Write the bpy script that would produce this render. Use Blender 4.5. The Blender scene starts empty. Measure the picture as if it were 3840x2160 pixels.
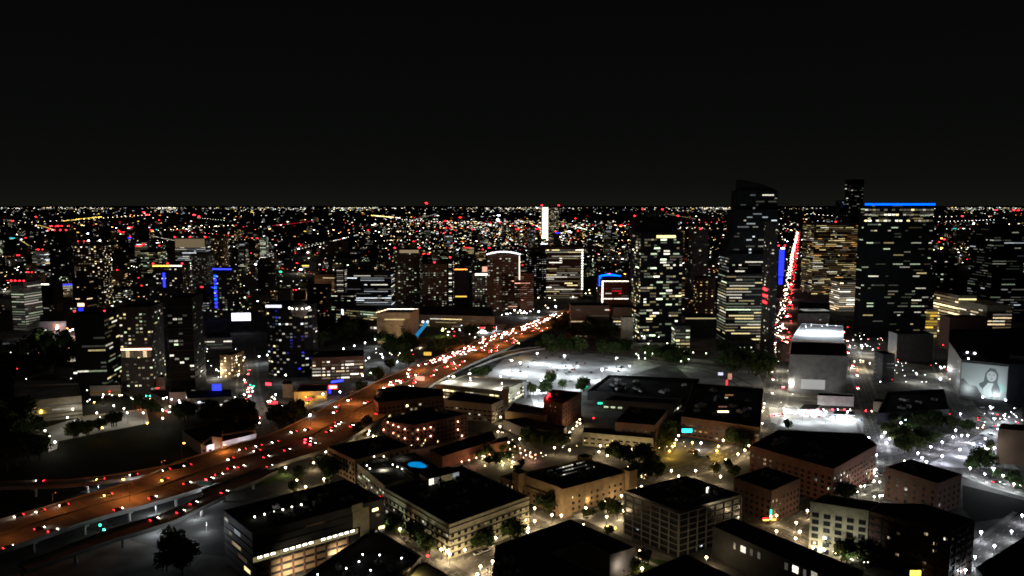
import bpy, math, random
from mathutils import Vector, Matrix
random.seed(11)
R = math.radians
S = bpy.context.scene
# ------------------------------------------------------------------ camera
CAMH = 180.0
FPX = 1920 / math.tan(R(34))
PIT = math.atan((1080 - 770) / FPX)
cd = bpy.data.cameras.new('camera'); cam = bpy.data.objects.new('camera', cd)
S.collection.objects.link(cam); S.camera = cam
cam.location = (0, 0, CAMH); cam.rotation_euler = (math.pi / 2 - PIT, 0, 0)
cd.sensor_width = 36; cd.angle = R(68); cd.clip_start = 1; cd.clip_end = 90000
cd.dof.use_dof = True; cd.dof.focus_distance = 5.0; cd.dof.aperture_fstop = 4.2
# ------------------------------------------------------------------ night sky
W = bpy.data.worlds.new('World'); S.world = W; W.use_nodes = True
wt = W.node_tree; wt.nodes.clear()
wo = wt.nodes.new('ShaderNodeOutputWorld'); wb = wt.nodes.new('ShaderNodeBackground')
wg = wt.nodes.new('ShaderNodeTexCoord'); ws = wt.nodes.new('ShaderNodeSeparateXYZ')
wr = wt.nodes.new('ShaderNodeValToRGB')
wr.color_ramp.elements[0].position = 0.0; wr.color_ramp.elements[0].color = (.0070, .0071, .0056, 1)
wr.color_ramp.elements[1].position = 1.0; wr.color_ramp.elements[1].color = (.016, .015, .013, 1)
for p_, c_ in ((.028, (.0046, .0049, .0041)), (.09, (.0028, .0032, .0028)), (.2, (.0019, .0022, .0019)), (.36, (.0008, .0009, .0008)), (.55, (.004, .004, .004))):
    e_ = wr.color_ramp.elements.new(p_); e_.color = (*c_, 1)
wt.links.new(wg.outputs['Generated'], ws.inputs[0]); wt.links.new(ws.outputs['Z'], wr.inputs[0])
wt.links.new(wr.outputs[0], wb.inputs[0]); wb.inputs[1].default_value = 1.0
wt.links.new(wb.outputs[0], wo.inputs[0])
S.view_settings.view_transform = 'Standard'; S.view_settings.look = 'None'
S.view_settings.exposure = 0; S.view_settings.gamma = 1
S.render.engine = 'CYCLES'
S.cycles.use_adaptive_sampling = False; S.cycles.use_denoising = True
S.cycles.max_bounces = 3; S.cycles.diffuse_bounces = 1; S.cycles.glossy_bounces = 1
S.cycles.sample_clamp_indirect = 1.0; S.cycles.caustics_reflective = False; S.cycles.caustics_refractive = False
S.cycles.use_light_tree = True; S.cycles.light_sampling_threshold = 0.001
LP = 1.0   # lamp power scale
# ------------------------------------------------------------------ pixel rulers (photo pixel -> ground point)
RG = dict(a=(0,1500,.45541), b=(900,1500,.45541), c=(1800,1500,.45541), d=(2700,1500,.45545), e=(0,1000,.38647),
          f=(900,1000,.38647), g=(1800,1000,.38647), h=(2700,1000,.44255), i=(0,720,.3028), j=(760,720,.3028),
          k=(1520,720,.3028), l=(2280,640,.30362), m=(3040,640,.31056), n=(0,1640,.31056), o=(700,1440,.31746),
          p=(1350,1140,.31832), v=(0,0,1.49068))
def PT(r, x, y): a, b, s = RG[r]; return a + x*s, b + y*s
def ray(x, y):
    dx = (x-1920)/FPX; dz = -(y-1080)/FPX
    return dx, math.cos(PIT)+dz*math.sin(PIT), -math.sin(PIT)+dz*math.cos(PIT)
def GR(x, y, z=0.0):
    X, Y, Z = ray(x, y); t = (z-CAMH)/min(Z, -1e-4); return (X*t, Y*t)
def G(q, z=0.0): return GR(*PT(*q), z)
def zter(Y):
    if Y < 6000: return 0.0
    t = min(1, (Y-6000)/10000); return 150*t*t*(3-2*t)
def GT(x, y):
    X, Y, Z = ray(x, y); t = 500.0
    while t < 18000 and CAMH+Z*t > zter(Y*t): t += 20
    return X*t, Y*t, zter(Y*t)
def HT(y, Yw):
    X, Y, Z = ray(0, y); return CAMH + Z/Y*Yw
# ------------------------------------------------------------------ materials
MATS = {}
def mat(name, col, rough=.8, noise=0, nscale=.3, metal=0, spec=.3, detail=4, col2=None, bump=0):
    if name in MATS: return MATS[name]
    m = bpy.data.materials.new(name); m.use_nodes = True; t = m.node_tree; b = t.nodes['Principled BSDF']
    b.inputs['Roughness'].default_value = rough; b.inputs['Metallic'].default_value = metal
    b.inputs['Specular IOR Level'].default_value = spec if rough < .75 else .04; b.inputs['Base Color'].default_value = (*col, 1)
    if noise or bump:
        tc = t.nodes.new('ShaderNodeTexCoord'); n = t.nodes.new('ShaderNodeTexNoise')
        n.inputs['Scale'].default_value = nscale; n.inputs['Detail'].default_value = detail
        t.links.new(tc.outputs['Object'], n.inputs['Vector'])
        if noise:
            r = t.nodes.new('ShaderNodeValToRGB')
            c2 = col2 or tuple(c*(1+noise) for c in col); c1 = tuple(c*(1-noise) for c in col) if not col2 else col
            r.color_ramp.elements[0].position = .32; r.color_ramp.elements[1].position = .68
            r.color_ramp.elements[0].color = (*c1, 1); r.color_ramp.elements[1].color = (*c2, 1)
            t.links.new(n.outputs['Fac'], r.inputs[0]); t.links.new(r.outputs[0], b.inputs['Base Color'])
        if bump:
            bp = t.nodes.new('ShaderNodeBump'); bp.inputs['Strength'].default_value = bump; bp.inputs['Distance'].default_value = .3
            t.links.new(n.outputs['Fac'], bp.inputs['Height']); t.links.new(bp.outputs[0], b.inputs['Normal'])
    MATS[name] = m; return m
def brickmat(name, c1, c2, mortar, scale=1.0):
    if name in MATS: return MATS[name]
    m = bpy.data.materials.new(name); m.use_nodes = True; t = m.node_tree; b = t.nodes['Principled BSDF']
    tc = t.nodes.new('ShaderNodeTexCoord'); mp = t.nodes.new('ShaderNodeMapping'); mp.inputs['Rotation'].default_value = (R(90), 0, R(35))
    n = t.nodes.new('ShaderNodeTexBrick'); n.inputs['Scale'].default_value = scale
    n.inputs['Color1'].default_value = (*c1, 1); n.inputs['Color2'].default_value = (*c2, 1); n.inputs['Mortar'].default_value = (*mortar, 1)
    n.inputs['Brick Width'].default_value = 1.6; n.inputs['Row Height'].default_value = .5; n.inputs['Mortar Size'].default_value = .03
    ns = t.nodes.new('ShaderNodeTexNoise'); ns.inputs['Scale'].default_value = .25; ns.inputs['Detail'].default_value = 5
    mx = t.nodes.new('ShaderNodeMix'); mx.data_type = 'RGBA'; mx.blend_type = 'MULTIPLY'; mx.inputs[0].default_value = .7
    t.links.new(tc.outputs['Object'], mp.inputs[0]); t.links.new(mp.outputs[0], n.inputs[0]); t.links.new(tc.outputs['Object'], ns.inputs['Vector'])
    t.links.new(n.outputs[0], mx.inputs[6]); t.links.new(ns.outputs['Color'], mx.inputs[7]); t.links.new(mx.outputs[2], b.inputs['Base Color'])
    b.inputs['Roughness'].default_value = .9
    MATS[name] = m; return m
def emis(name, col, s, vary=False, pat=False):
    if name in MATS: return MATS[name]
    m = bpy.data.materials.new(name); m.use_nodes = True; t = m.node_tree; b = t.nodes['Principled BSDF']
    b.inputs['Base Color'].default_value = (.02, .02, .02, 1); b.inputs['Emission Color'].default_value = (*col, 1)
    b.inputs['Emission Strength'].default_value = s; b.inputs['Roughness'].default_value = .3
    if vary:
        oi = t.nodes.new('ShaderNodeObjectInfo'); ge = t.nodes.new('ShaderNodeNewGeometry')
        ad = t.nodes.new('ShaderNodeMath'); ad.operation = 'ADD'; fr = t.nodes.new('ShaderNodeMath'); fr.operation = 'FRACT'
        t.links.new(oi.outputs['Random'], ad.inputs[0]); t.links.new(ge.outputs['Random Per Island'], ad.inputs[1]); t.links.new(ad.outputs[0], fr.inputs[0])
        pw = t.nodes.new('ShaderNodeMath'); pw.operation = 'POWER'; pw.inputs[1].default_value = 3.6; t.links.new(fr.outputs[0], pw.inputs[0])
        ma = t.nodes.new('ShaderNodeMath'); ma.operation = 'MULTIPLY_ADD'; ma.inputs[1].default_value = s*3.2; ma.inputs[2].default_value = s*.10
        t.links.new(pw.outputs[0], ma.inputs[0]); last = ma
        if pat:
            tc = t.nodes.new('ShaderNodeTexCoord'); n = t.nodes.new('ShaderNodeTexNoise'); n.inputs['Scale'].default_value = 1.3
            ng = t.nodes.new('ShaderNodeMath'); ng.operation = 'MULTIPLY_ADD'; ng.inputs[1].default_value = 2.2; ng.inputs[2].default_value = -.25
            t.links.new(ge.outputs['Position'], n.inputs['Vector']); t.links.new(n.outputs['Fac'], ng.inputs[0])
            mu = t.nodes.new('ShaderNodeMath'); mu.operation = 'MULTIPLY'; mu.use_clamp = False
            t.links.new(ma.outputs[0], mu.inputs[0]); t.links.new(ng.outputs[0], mu.inputs[1]); last = mu
        t.links.new(last.outputs[0], b.inputs['Emission Strength'])
    m.cycles.emission_sampling = 'NONE'
    MATS[name] = m; return m
M = {}
M['ground'] = mat('ground_dark', (.012, .014, .010), .95, .4, .02)
M['concrete'] = mat('concrete', (.20, .195, .18), .85, .3, .12, detail=6)
M['pave'] = mat('city_pavement', (.11, .108, .10), .9, .45, .06, detail=8)
M['lot'] = mat('lot_concrete', (.36, .36, .35), .85, .35, .05, detail=7)
M['asphalt'] = mat('asphalt', (.13, .125, .115), .85, .3, .2, detail=6)
M['deck'] = mat('deck_concrete', (.16, .15, .14), .8, .55, .035, detail=8)
M['paint'] = mat('road_paint', (.6, .6, .56), .7)
M['grass'] = mat('grass_dark', (.03, .05, .018), .95, .4, .3)
M['water'] = mat('pool_water', (.02, .25, .45), .1)
M['roof'] = mat('roof_membrane', (.028, .028, .027), .9, .35, .08)
M['roof_l'] = mat('roof_light', (.12, .12, .115), .9, .3, .08)
M['metal'] = mat('metal_grey', (.25, .25, .26), .45, metal=.6)
M['dmetal'] = mat('metal_dark', (.05, .05, .05), .5, metal=.5)
M['stone'] = mat('limestone', (.34, .31, .24), .85, .2, .3)
M['tan'] = mat('tan_stucco', (.34, .24, .14), .9, .2, .3)
M['cream'] = mat('cream_stucco', (.40, .38, .27), .9, .2, .3)
M['white'] = mat('white_wall', (.62, .62, .64), .85, .12, .3)
M['grey'] = mat('grey_panel', (.16, .16, .165), .75, .2, .2)
M['dark'] = mat('dark_panel', (.026, .026, .028), .6, .3, .2)
M['glass'] = mat('dark_glass', (.015, .017, .02), .18, spec=.6)
M['brick'] = brickmat('red_brick', (.30, .10, .06), (.22, .075, .045), (.25, .2, .16))
M['brickd'] = brickmat('brown_brick', (.18, .085, .055), (.13, .06, .04), (.15, .12, .1))
M['tglass'] = mat('tower_glass', (.008, .009, .010), .62, .3, .05, spec=.06)
M['tbrown'] = mat('tower_brown', (.13, .085, .06), .8, .2, .05)
M['tgrey'] = mat('tower_grey', (.20, .19, .19), .8, .2, .05)
M['leaf'] = mat('leaves', (.028, .045, .014), .9, .5, .8)
M['leaf2'] = mat('leaves_olive', (.05, .062, .02), .9, .5, .8)
M['bark'] = mat('bark', (.06, .045, .03), .95)
COL = dict(ww=(1, .74, .42), wy=(1, .82, .38), nw=(1, .93, .76), cw=(.85, .93, 1), gw=(.82, 1, .66), ow=(1, .5, .15),
           rd=(1, .02, .03), bl=(.02, .03, 1), cy=(.0, .10, 1), gn=(.02, 1, .45), vi=(.80, .82, 1), am=(1, .6, .08), tq=(.02, .55, .6), or_=(1, .27, .05), pk=(1, .45, .3), yg=(.75, 1, .1))
def EM(k, s): return emis('light_%s_%g' % (k, s), COL[k], s)
def PN(k, s=1.0): return emis('pane_%s_%g' % (k, s), COL[k], s, True, True)
# ------------------------------------------------------------------ object plumbing
ALL = S.collection
class MB:
    def __init__(s): s.v = []; s.f = []; s.m = []; s.mats = []
    def mi(s, m):
        if m not in s.mats: s.mats.append(m)
        return s.mats.index(m)
    def face(s, pts, m): i = len(s.v); s.v += [tuple(p) for p in pts]; s.f.append(tuple(range(i, i+len(pts)))); s.m.append(s.mi(m))
    def box(s, x0, x1, y0, y1, z0, z1, m, rot=0, o=(0, 0, 0)):
        c, sn = math.cos(rot), math.sin(rot); P = []
        for z in (z0, z1):
            for x, y in ((x0, y0), (x1, y0), (x1, y1), (x0, y1)): P.append((x*c-y*sn+o[0], x*sn+y*c+o[1], z+o[2]))
        i = len(s.v); s.v += P; k = s.mi(m)
        for q in ((0,3,2,1), (4,5,6,7), (0,1,5,4), (1,2,6,5), (2,3,7,6), (3,0,4,7)): s.f.append(tuple(i+a for a in q)); s.m.append(k)
    def prism(s, poly, z0, z1, m, mt=None, bottom=False):
        n = len(poly)
        for a in range(n):
            p, q = poly[a], poly[(a+1) % n]
            s.face([(p[0], p[1], z0), (q[0], q[1], z0), (q[0], q[1], z1), (p[0], p[1], z1)], m)
        s.face([(p[0], p[1], z1) for p in poly], mt or m)
        if bottom: s.face([(p[0], p[1], z0) for p in reversed(poly)], m)
    def cyl(s, p, q, r0, r1, m, n=8, caps=True):
        p, q = Vector(p), Vector(q); d = (q-p).normalized(); u = d.orthogonal().normalized(); w = d.cross(u)
        i = len(s.v); k = s.mi(m)
        for c, r in ((p, r0), (q, r1)):
            for a in range(n): t = 2*math.pi*a/n; s.v.append(tuple(c+(u*math.cos(t)+w*math.sin(t))*r))
        for a in range(n): b = (a+1) % n; s.f.append((i+a, i+b, i+n+b, i+n+a)); s.m.append(k)
        if caps: s.f.append(tuple(i+a for a in reversed(range(n)))); s.m.append(k); s.f.append(tuple(i+n+a for a in range(n))); s.m.append(k)
    def ball(s, c, r, m, nu=10, nv=6, sx=1, sz=1):
        i = len(s.v); k = s.mi(m)
        for b in range(nv+1):
            ph = math.pi*b/nv
            for a in range(nu): t = 2*math.pi*a/nu; s.v.append((c[0]+r*sx*math.sin(ph)*math.cos(t), c[1]+r*math.sin(ph)*math.sin(t), c[2]-r*sz*math.cos(ph)))
        for b in range(nv):
            for a in range(nu): a2 = (a+1) % nu; s.f.append((i+b*nu+a, i+b*nu+a2, i+(b+1)*nu+a2, i+(b+1)*nu+a)); s.m.append(k)
    def mesh(s, name):
        me = bpy.data.meshes.new(name); me.from_pydata(s.v, [], s.f)
        for m in s.mats: me.materials.append(m)
        me.polygons.foreach_set('material_index', s.m); me.update(); return me
    def build(s, name, parent=None, loc=(0, 0, 0), rz=0):
        return link(name, s.mesh(name), parent, loc, rz)
def link(name, data, parent=None, loc=(0, 0, 0), rz=0, sc=None):
    o = bpy.data.objects.new(name, data); ALL.objects.link(o); o.location = loc
    if rz: o.rotation_euler = (0, 0, rz)
    if sc: o.scale = sc
    if parent: o.parent = parent
    return o
USED = {}
def tag(o, label, cat=None, group=None, kind=None):
    if label: o['label'] = label
    if cat: o['category'] = cat
    if group: o['group'] = group
    if kind: o['kind'] = kind
    return o
def root(name, label, cat, loc, rz=0, group=None):
    return tag(link(name, None, None, loc, rz), label, cat, group)
def copy_tree(o, parent=None):
    c = o.copy(); ALL.objects.link(c)
    if parent: c.parent = parent
    for ch in KIDS.get(o.name, []): copy_tree(ch, c)
    return c
KIDS = {}
def proto(o):   # remember the children of a prototype
    ch = [x for x in ALL.objects if x.parent == o]; KIDS[o.name] = ch
    for c in ch: proto(c)
    return o
def struct(mb, name, z=None):
    o = mb.build(name); o['kind'] = 'structure'; return o
# ------------------------------------------------------------------ ground, terrain
g = MB(); ys = [-300, 0, 300, 600, 1000, 2000, 4000, 6000] + list(range(6500, 16500, 500)) + [18000, 26000, 45000]
xs = [-60000, -20000, -8000, -3000, -800, 800, 3000, 8000, 20000, 60000]
for a in range(len(ys)-1):
    for b in range(len(xs)-1):
        g.face([(xs[b], ys[a], zter(ys[a])-.02), (xs[b+1], ys[a], zter(ys[a])-.02), (xs[b+1], ys[a+1], zter(ys[a+1])-.02), (xs[b], ys[a+1], zter(ys[a+1])-.02)], M['ground'])
struct(g, 'ground')
def sheet(name, pts, m, z, kind='structure', label=None):
    b = MB(); b.face([(p[0], p[1], z) for p in pts], m); o = b.build(name); o['kind'] = kind
    return o
sheet('pavement', [(-160, 250), (420, 250), (700, 700), (900, 1400), (900, 2600), (-1500, 2600), (-800, 950), (-330, 720), (-160, 660), (-215, 520), (-290, 390)], M['pave'], 0.004)
def strip(mb, pts, w, m, z, th=0):
    pts = [Vector((p[0], p[1])) for p in pts]; L = []
    for i, p in enumerate(pts):
        d = (pts[min(i+1, len(pts)-1)] - pts[max(i-1, 0)]).normalized(); nrm = Vector((-d.y, d.x))
        ww = w[i] if isinstance(w, (list, tuple)) else w
        L.append((p+nrm*ww/2, p-nrm*ww/2))
    for (a, b), (c, d) in zip(L, L[1:]):
        mb.face([(b.x, b.y, z), (d.x, d.y, z), (c.x, c.y, z), (a.x, a.y, z)], m)
        if th:
            mb.face([(b.x, b.y, z-th), (d.x, d.y, z-th), (d.x, d.y, z), (b.x, b.y, z)], m)
            mb.face([(a.x, a.y, z), (c.x, c.y, z), (c.x, c.y, z-th), (a.x, a.y, z-th)], m)
            mb.face([(a.x, a.y, z-th), (c.x, c.y, z-th), (d.x, d.y, z-th), (b.x, b.y, z-th)], m)
    return L
def resample(pts, step):
    out = []; pts = [Vector((p[0], p[1])) for p in pts]; acc = 0
    for a, b in zip(pts, pts[1:]):
        L = (b-a).length; t = acc
        while t < L: out.append((a+(b-a)*t/L, (b-a).normalized())); t += step
        acc = t-L
    return out
def smooth(pts, n=2):
    pts = [Vector(p) for p in pts]
    for _ in range(n):
        q = [pts[0]]
        for a, b in zip(pts, pts[1:]): q += [a*.75+b*.25, a*.25+b*.75]
        pts = q+[pts[-1]]
    return pts
def street(qs, w, zi=0, name='street'):
    pts = smooth([G(q) for q in qs]); z = .008+.004*zi
    b = MB(); strip(b, pts, w, M['asphalt'], z); struct(b, name)
    k = MB()
    for s in (1, -1):
        off = [];
        for i, p in enumerate(pts):
            d = (pts[min(i+1, len(pts)-1)]-pts[max(i-1, 0)]).normalized(); off.append(p+Vector((-d.y, d.x))*s*(w/2+1.4))
        strip(k, off, 2.6, M['concrete'], .13+.004*zi, .12)
    struct(k, 'sidewalk')
    mk = MB()
    for p, d in resample(pts, 9):
        n = Vector((-d.y, d.x))
        for o in ((0,) if w < 13 else (-w/4, 0, w/4)):
            c = p+n*o; a, e = c-d*1.6, c+d*1.6; h = n*.12
            mk.face([(*(a+h), z+.02), (*(a-h), z+.02), (*(e-h), z+.02), (*(e+h), z+.02)], M['paint'])
    struct(mk, 'road_marking')
street([('b',1100,1000),('b',1300,1140),('b',1480,1270),('b',1800,1470),('b',2100,1660)], 13)
street([('b',1400,1600),('b',1900,1370),('c',130,1170),('c',450,1010),('c',900,865),('c',1300,715),('c',1650,595),('c',2000,500),('d',200,400)], 17, 1)
street([('c',440,1000),('c',700,1120),('c',1290,1240),('c',1560,1350),('c',1900,1480)], 10, 2)
street([('c',2000,900),('d',230,1005),('d',450,1080),('d',700,1180),('d',950,1270),('d',1300,1400),('d',1500,1480)], 13, 1)
street([('d',450,1080),('d',650,930),('d',800,830),('d',1130,740),('d',1300,640),('d',1300,520),('d',1290,400),('d',1230,220),('d',1180,100)], 14, 2)
street([('c',1900,560),('c',2050,420),('d',280,330),('d',400,120),('h',470,1100),('h',490,900),('h',505,750),('h',530,560),('h',560,350),('h',590,150),('l',2290,1100),('l',2350,760)], 20, 3)
street([('h',1010,430),('h',1110,700),('h',1180,900),('h',1260,1150),('d',1300,200)], 14, 3)
street([('h',1890,560),('h',1880,800),('h',1950,1000),('h',2060,1200),('d',2150,200),('d',2180,420),('d',2300,560)], 18, 2)
street([('d',1300,500),('d',1600,480),('d',1900,330),('d',2200,260),('d',2500,200)], 16, 4)
street([('d',1900,520),('d',2200,660),('d',2500,750),('d',2700,800)], 18, 4)
street([('d',1850,1520),('d',2200,1240),('d',2560,960)], 13, 4)
street([('e',2380,780),('e',2400,950),('o',720,0),('o',740,180),('o',790,330),('o',900,450),('o',900,560),('o',960,620)], 18, 1)
street([('e',1200,1150),('e',1450,1290),('e',1700,1390),('o',-60,260),('o',350,240),('o',700,340)], 15, 2)
street([('o',700,340),('o',1000,350),('o',1300,310),('o',1600,200),('o',1900,60)], 12, 5)
street([('g',2760,1250),('g',2300,1010),('g',1900,960),('g',1500,900),('g',1100,860),('g',900,830)], 12, 5)
street([('b',700,300),('b',1000,330),('b',1100,260),('b',1090,150)], 9, 5)
# cross streets of the dense city further out (a plain grid)
for k, (q0, q1) in enumerate([(('e',0,1100),('e',1500,900)), (('f',700,1000),('f',1700,860)), (('g',900,830),('g',2400,860)), (('f',0,560),('f',1300,560)),
                              (('e',0,650),('e',1900,560)), (('h',600,1110),('h',1900,1190)), (('h',300,650),('h',2000,660)), (('h',430,400),('h',1900,500))]):
    street([q0, q1], 12, 6)
lotm = [('parking_lot', [('g',0,1100),('g',250,880),('g',620,800),('g',1420,870),('g',1760,960),('g',1360,1080),('g',1000,1180),('g',930,1449),('g',560,1449),('g',440,1120)]),
        ('parking_lot', [('a',260,260),('a',700,130),('a',1200,70),('a',1230,190),('a',820,270),('a',480,340),('a',470,400),('a',400,430)]),
        ('forecourt', [('d',400,60),('d',1180,80),('d',1180,290),('d',560,240),('d',420,180)]),
        ('plaza', [('c',760,950),('c',1150,830),('c',1240,900),('c',1250,1160),('c',1180,1130)]),
        ('parking_lot', [('a',600,790),('a',900,650),('a',1500,540),('a',1200,660)]),
        ('parking_lot', [('a',870,990),('a',1400,740),('a',2108,500),('b',500,560),('b',520,700),('a',1840,900),('a',1850,1290),('a',1400,1250),('a',1080,1160)]),
        ('forecourt', [('f',2200,600),('f',2470,560),('g',260,560),('g',200,640),('f',2400,720)]),
        ('parking_lot', [('d',1700,540),('d',2300,180),('d',2490,60),('d',2480,300),('d',2250,560),('d',2000,560)]),
        ('parking_lot', [('g',1900,960),('g',2060,940),('g',2700,1020),('g',2760,1160),('g',2100,1150)])]
for nm, qs in lotm: sheet(nm, [G(q) for q in qs], mat('dark_lot', (.055, .055, .052), .9, .5, .05, detail=8) if qs[0] in (('a',870,990), ('a',600,790)) else M['lot'], .055)  # darker tone for the two lots by the freeway ramps
mk = MB()   # stall lines of the big central car park
A = Vector(G(('g',250,1000))); B = Vector(G(('g',1300,960))); dd = (B-A).normalized(); nn = Vector((-dd.y, dd.x))
for row in range(-2, 5):
    for i in range(0, int((B-A).length/2.8), 1):
        p = A+dd*i*2.8+nn*row*17; q = p+nn*4.8; h = dd*.09
        mk.face([(*(p-h), .075), (*(p+h), .075), (*(q+h), .075), (*(q-h), .075)], M['paint'])
struct(mk, 'parking_marking')
sheet('lawn', [G(q) for q in [('c',1300,1280),('c',1560,1330),('c',1500,1420),('c',1240,1449)]], M['grass'], .06)
sheet('dark_sheet', [G(q) for q in [('d',1995,700),('d',2600,850),('d',2560,935),('d',2100,1010),('d',2000,900)]], M['ground'], .05)  # dark sheet laid over the pavement to keep this unlit stretch black
sheet('lawn', [G(q) for q in [('a',1900,760),('b',300,560),('b',480,640),('b',200,700)]], M['grass'], .07)
# ------------------------------------------------------------------ windows
UN = {}
def unit_window(m, near):
    k = (m.name, near)
    if k in UN: return UN[k]
    b = MB()
    if near:
        fm = M['dmetal']
        b.box(-.5, .5, -.10, .02, -.5, -.44, fm); b.box(-.5, .5, -.10, .02, .44, .5, fm)
        b.box(-.5, -.46, -.10, .02, -.44, .44, fm); b.box(.46, .5, -.10, .02, -.44, .44, fm); b.box(-.02, .02, -.10, .02, -.44, .44, fm)
        b.face([(-.46, -.05, -.44), (-.02, -.05, -.44), (-.02, -.05, .44), (-.46, -.05, .44)], m)
        b.face([(.02, -.05, -.44), (.46, -.05, -.44), (.46, -.05, .44), (.02, -.05, .44)], m)
    else: b.box(-.5, .5, -.12, .02, -.5, .5, m)
    UN[k] = b.mesh('window'); return UN[k]
def inset(poly, d):
    n = len(poly); out = []
    for i in range(n):
        p0, p1, p2 = Vector(poly[i-1]), Vector(poly[i]), Vector(poly[(i+1) % n])
        a = (p1-p0).normalized(); b = (p2-p1).normalized(); n1 = Vector((-a.y, a.x)); n2 = Vector((-b.y, b.x))
        v = n1+n2; v = v/(max(.3, v.length_squared/2)); out.append(p1+v*d)
    return out
def ccw(poly):
    A = sum(poly[i][0]*poly[(i+1) % len(poly)][1]-poly[(i+1) % len(poly)][0]*poly[i][1] for i in range(len(poly)))
    return [Vector(p) for p in (poly if A > 0 else list(reversed(poly)))]
def facade_windows(rt, o, poly, z0, h, st, rnd, near, cap=100):
    cells = []   # (edge pos centre, rot, w, hgt, z, mat, size)
    n = len(poly)
    for i in range(n):
        p, q = poly[i], poly[(i+1) % n]; d = q-p; L = d.length
        if L < 3: continue
        d = d/L; nr = Vector((d.y, -d.x)); mid = (p+q)/2
        face = nr.dot(-mid)/mid.length
        if face < .03: continue
        bay = st.get('bay', 3.6); fl = st.get('fl', 3.6); nb = max(1, int(L/bay)); bw = L/nb
        zb = st.get('z0', z0+.6); nf = max(1, int((h-st.get('top', .6)-zb)/fl)); rot = math.atan2(d.y, d.x)
        ww = st.get('w', .55)*bw; wh = st.get('h', .5)*fl; pl = st.get('lit', .3); ks = st['k']; run = st.get('run', 1)
        for f in range(nf):
            z = zb+fl*(f+.5); c = 0
            mult = rnd.choice([.2, .5, 1, 1, 1.8, 3]) if st.get('floors') else 1
            while c < nb:
                if rnd.random() < pl*mult:
                    r = min(nb-c, rnd.randint(1, run)); kk = rnd.choice(ks)
                    w = ww if r == 1 else bw*r-(bw-ww)*.5
                    cells.append((p+d*bw*(c+r/2), rot, w, wh, z, PN(kk, st.get('s', 1.0)), nr)); c += r
                else:
                    if st.get('dark'): cells.append((p+d*bw*(c+.5), rot, ww, wh, z, M['glass'], nr))
                    c += 1
    rnd.shuffle(cells)
    cells.sort(key=lambda c: c[5] is M['glass'])
    for c, rot, w, wh, z, m, nr in cells[:cap]:
        link('window', unit_window(m, near), rt, (c.x-o[0], c.y-o[1], z-o[2]), rot, (w, 1, wh))
    if len(cells) > cap:
        b = MB()
        for c, rot, w, wh, z, m, nr in cells[cap:]:
            b.box(-w/2, w/2, -.12, .02, -wh/2, wh/2, m, rot, (c.x-o[0], c.y-o[1], z-o[2]))
        b.build('windows', rt)['kind'] = 'stuff'
BL = []
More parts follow.
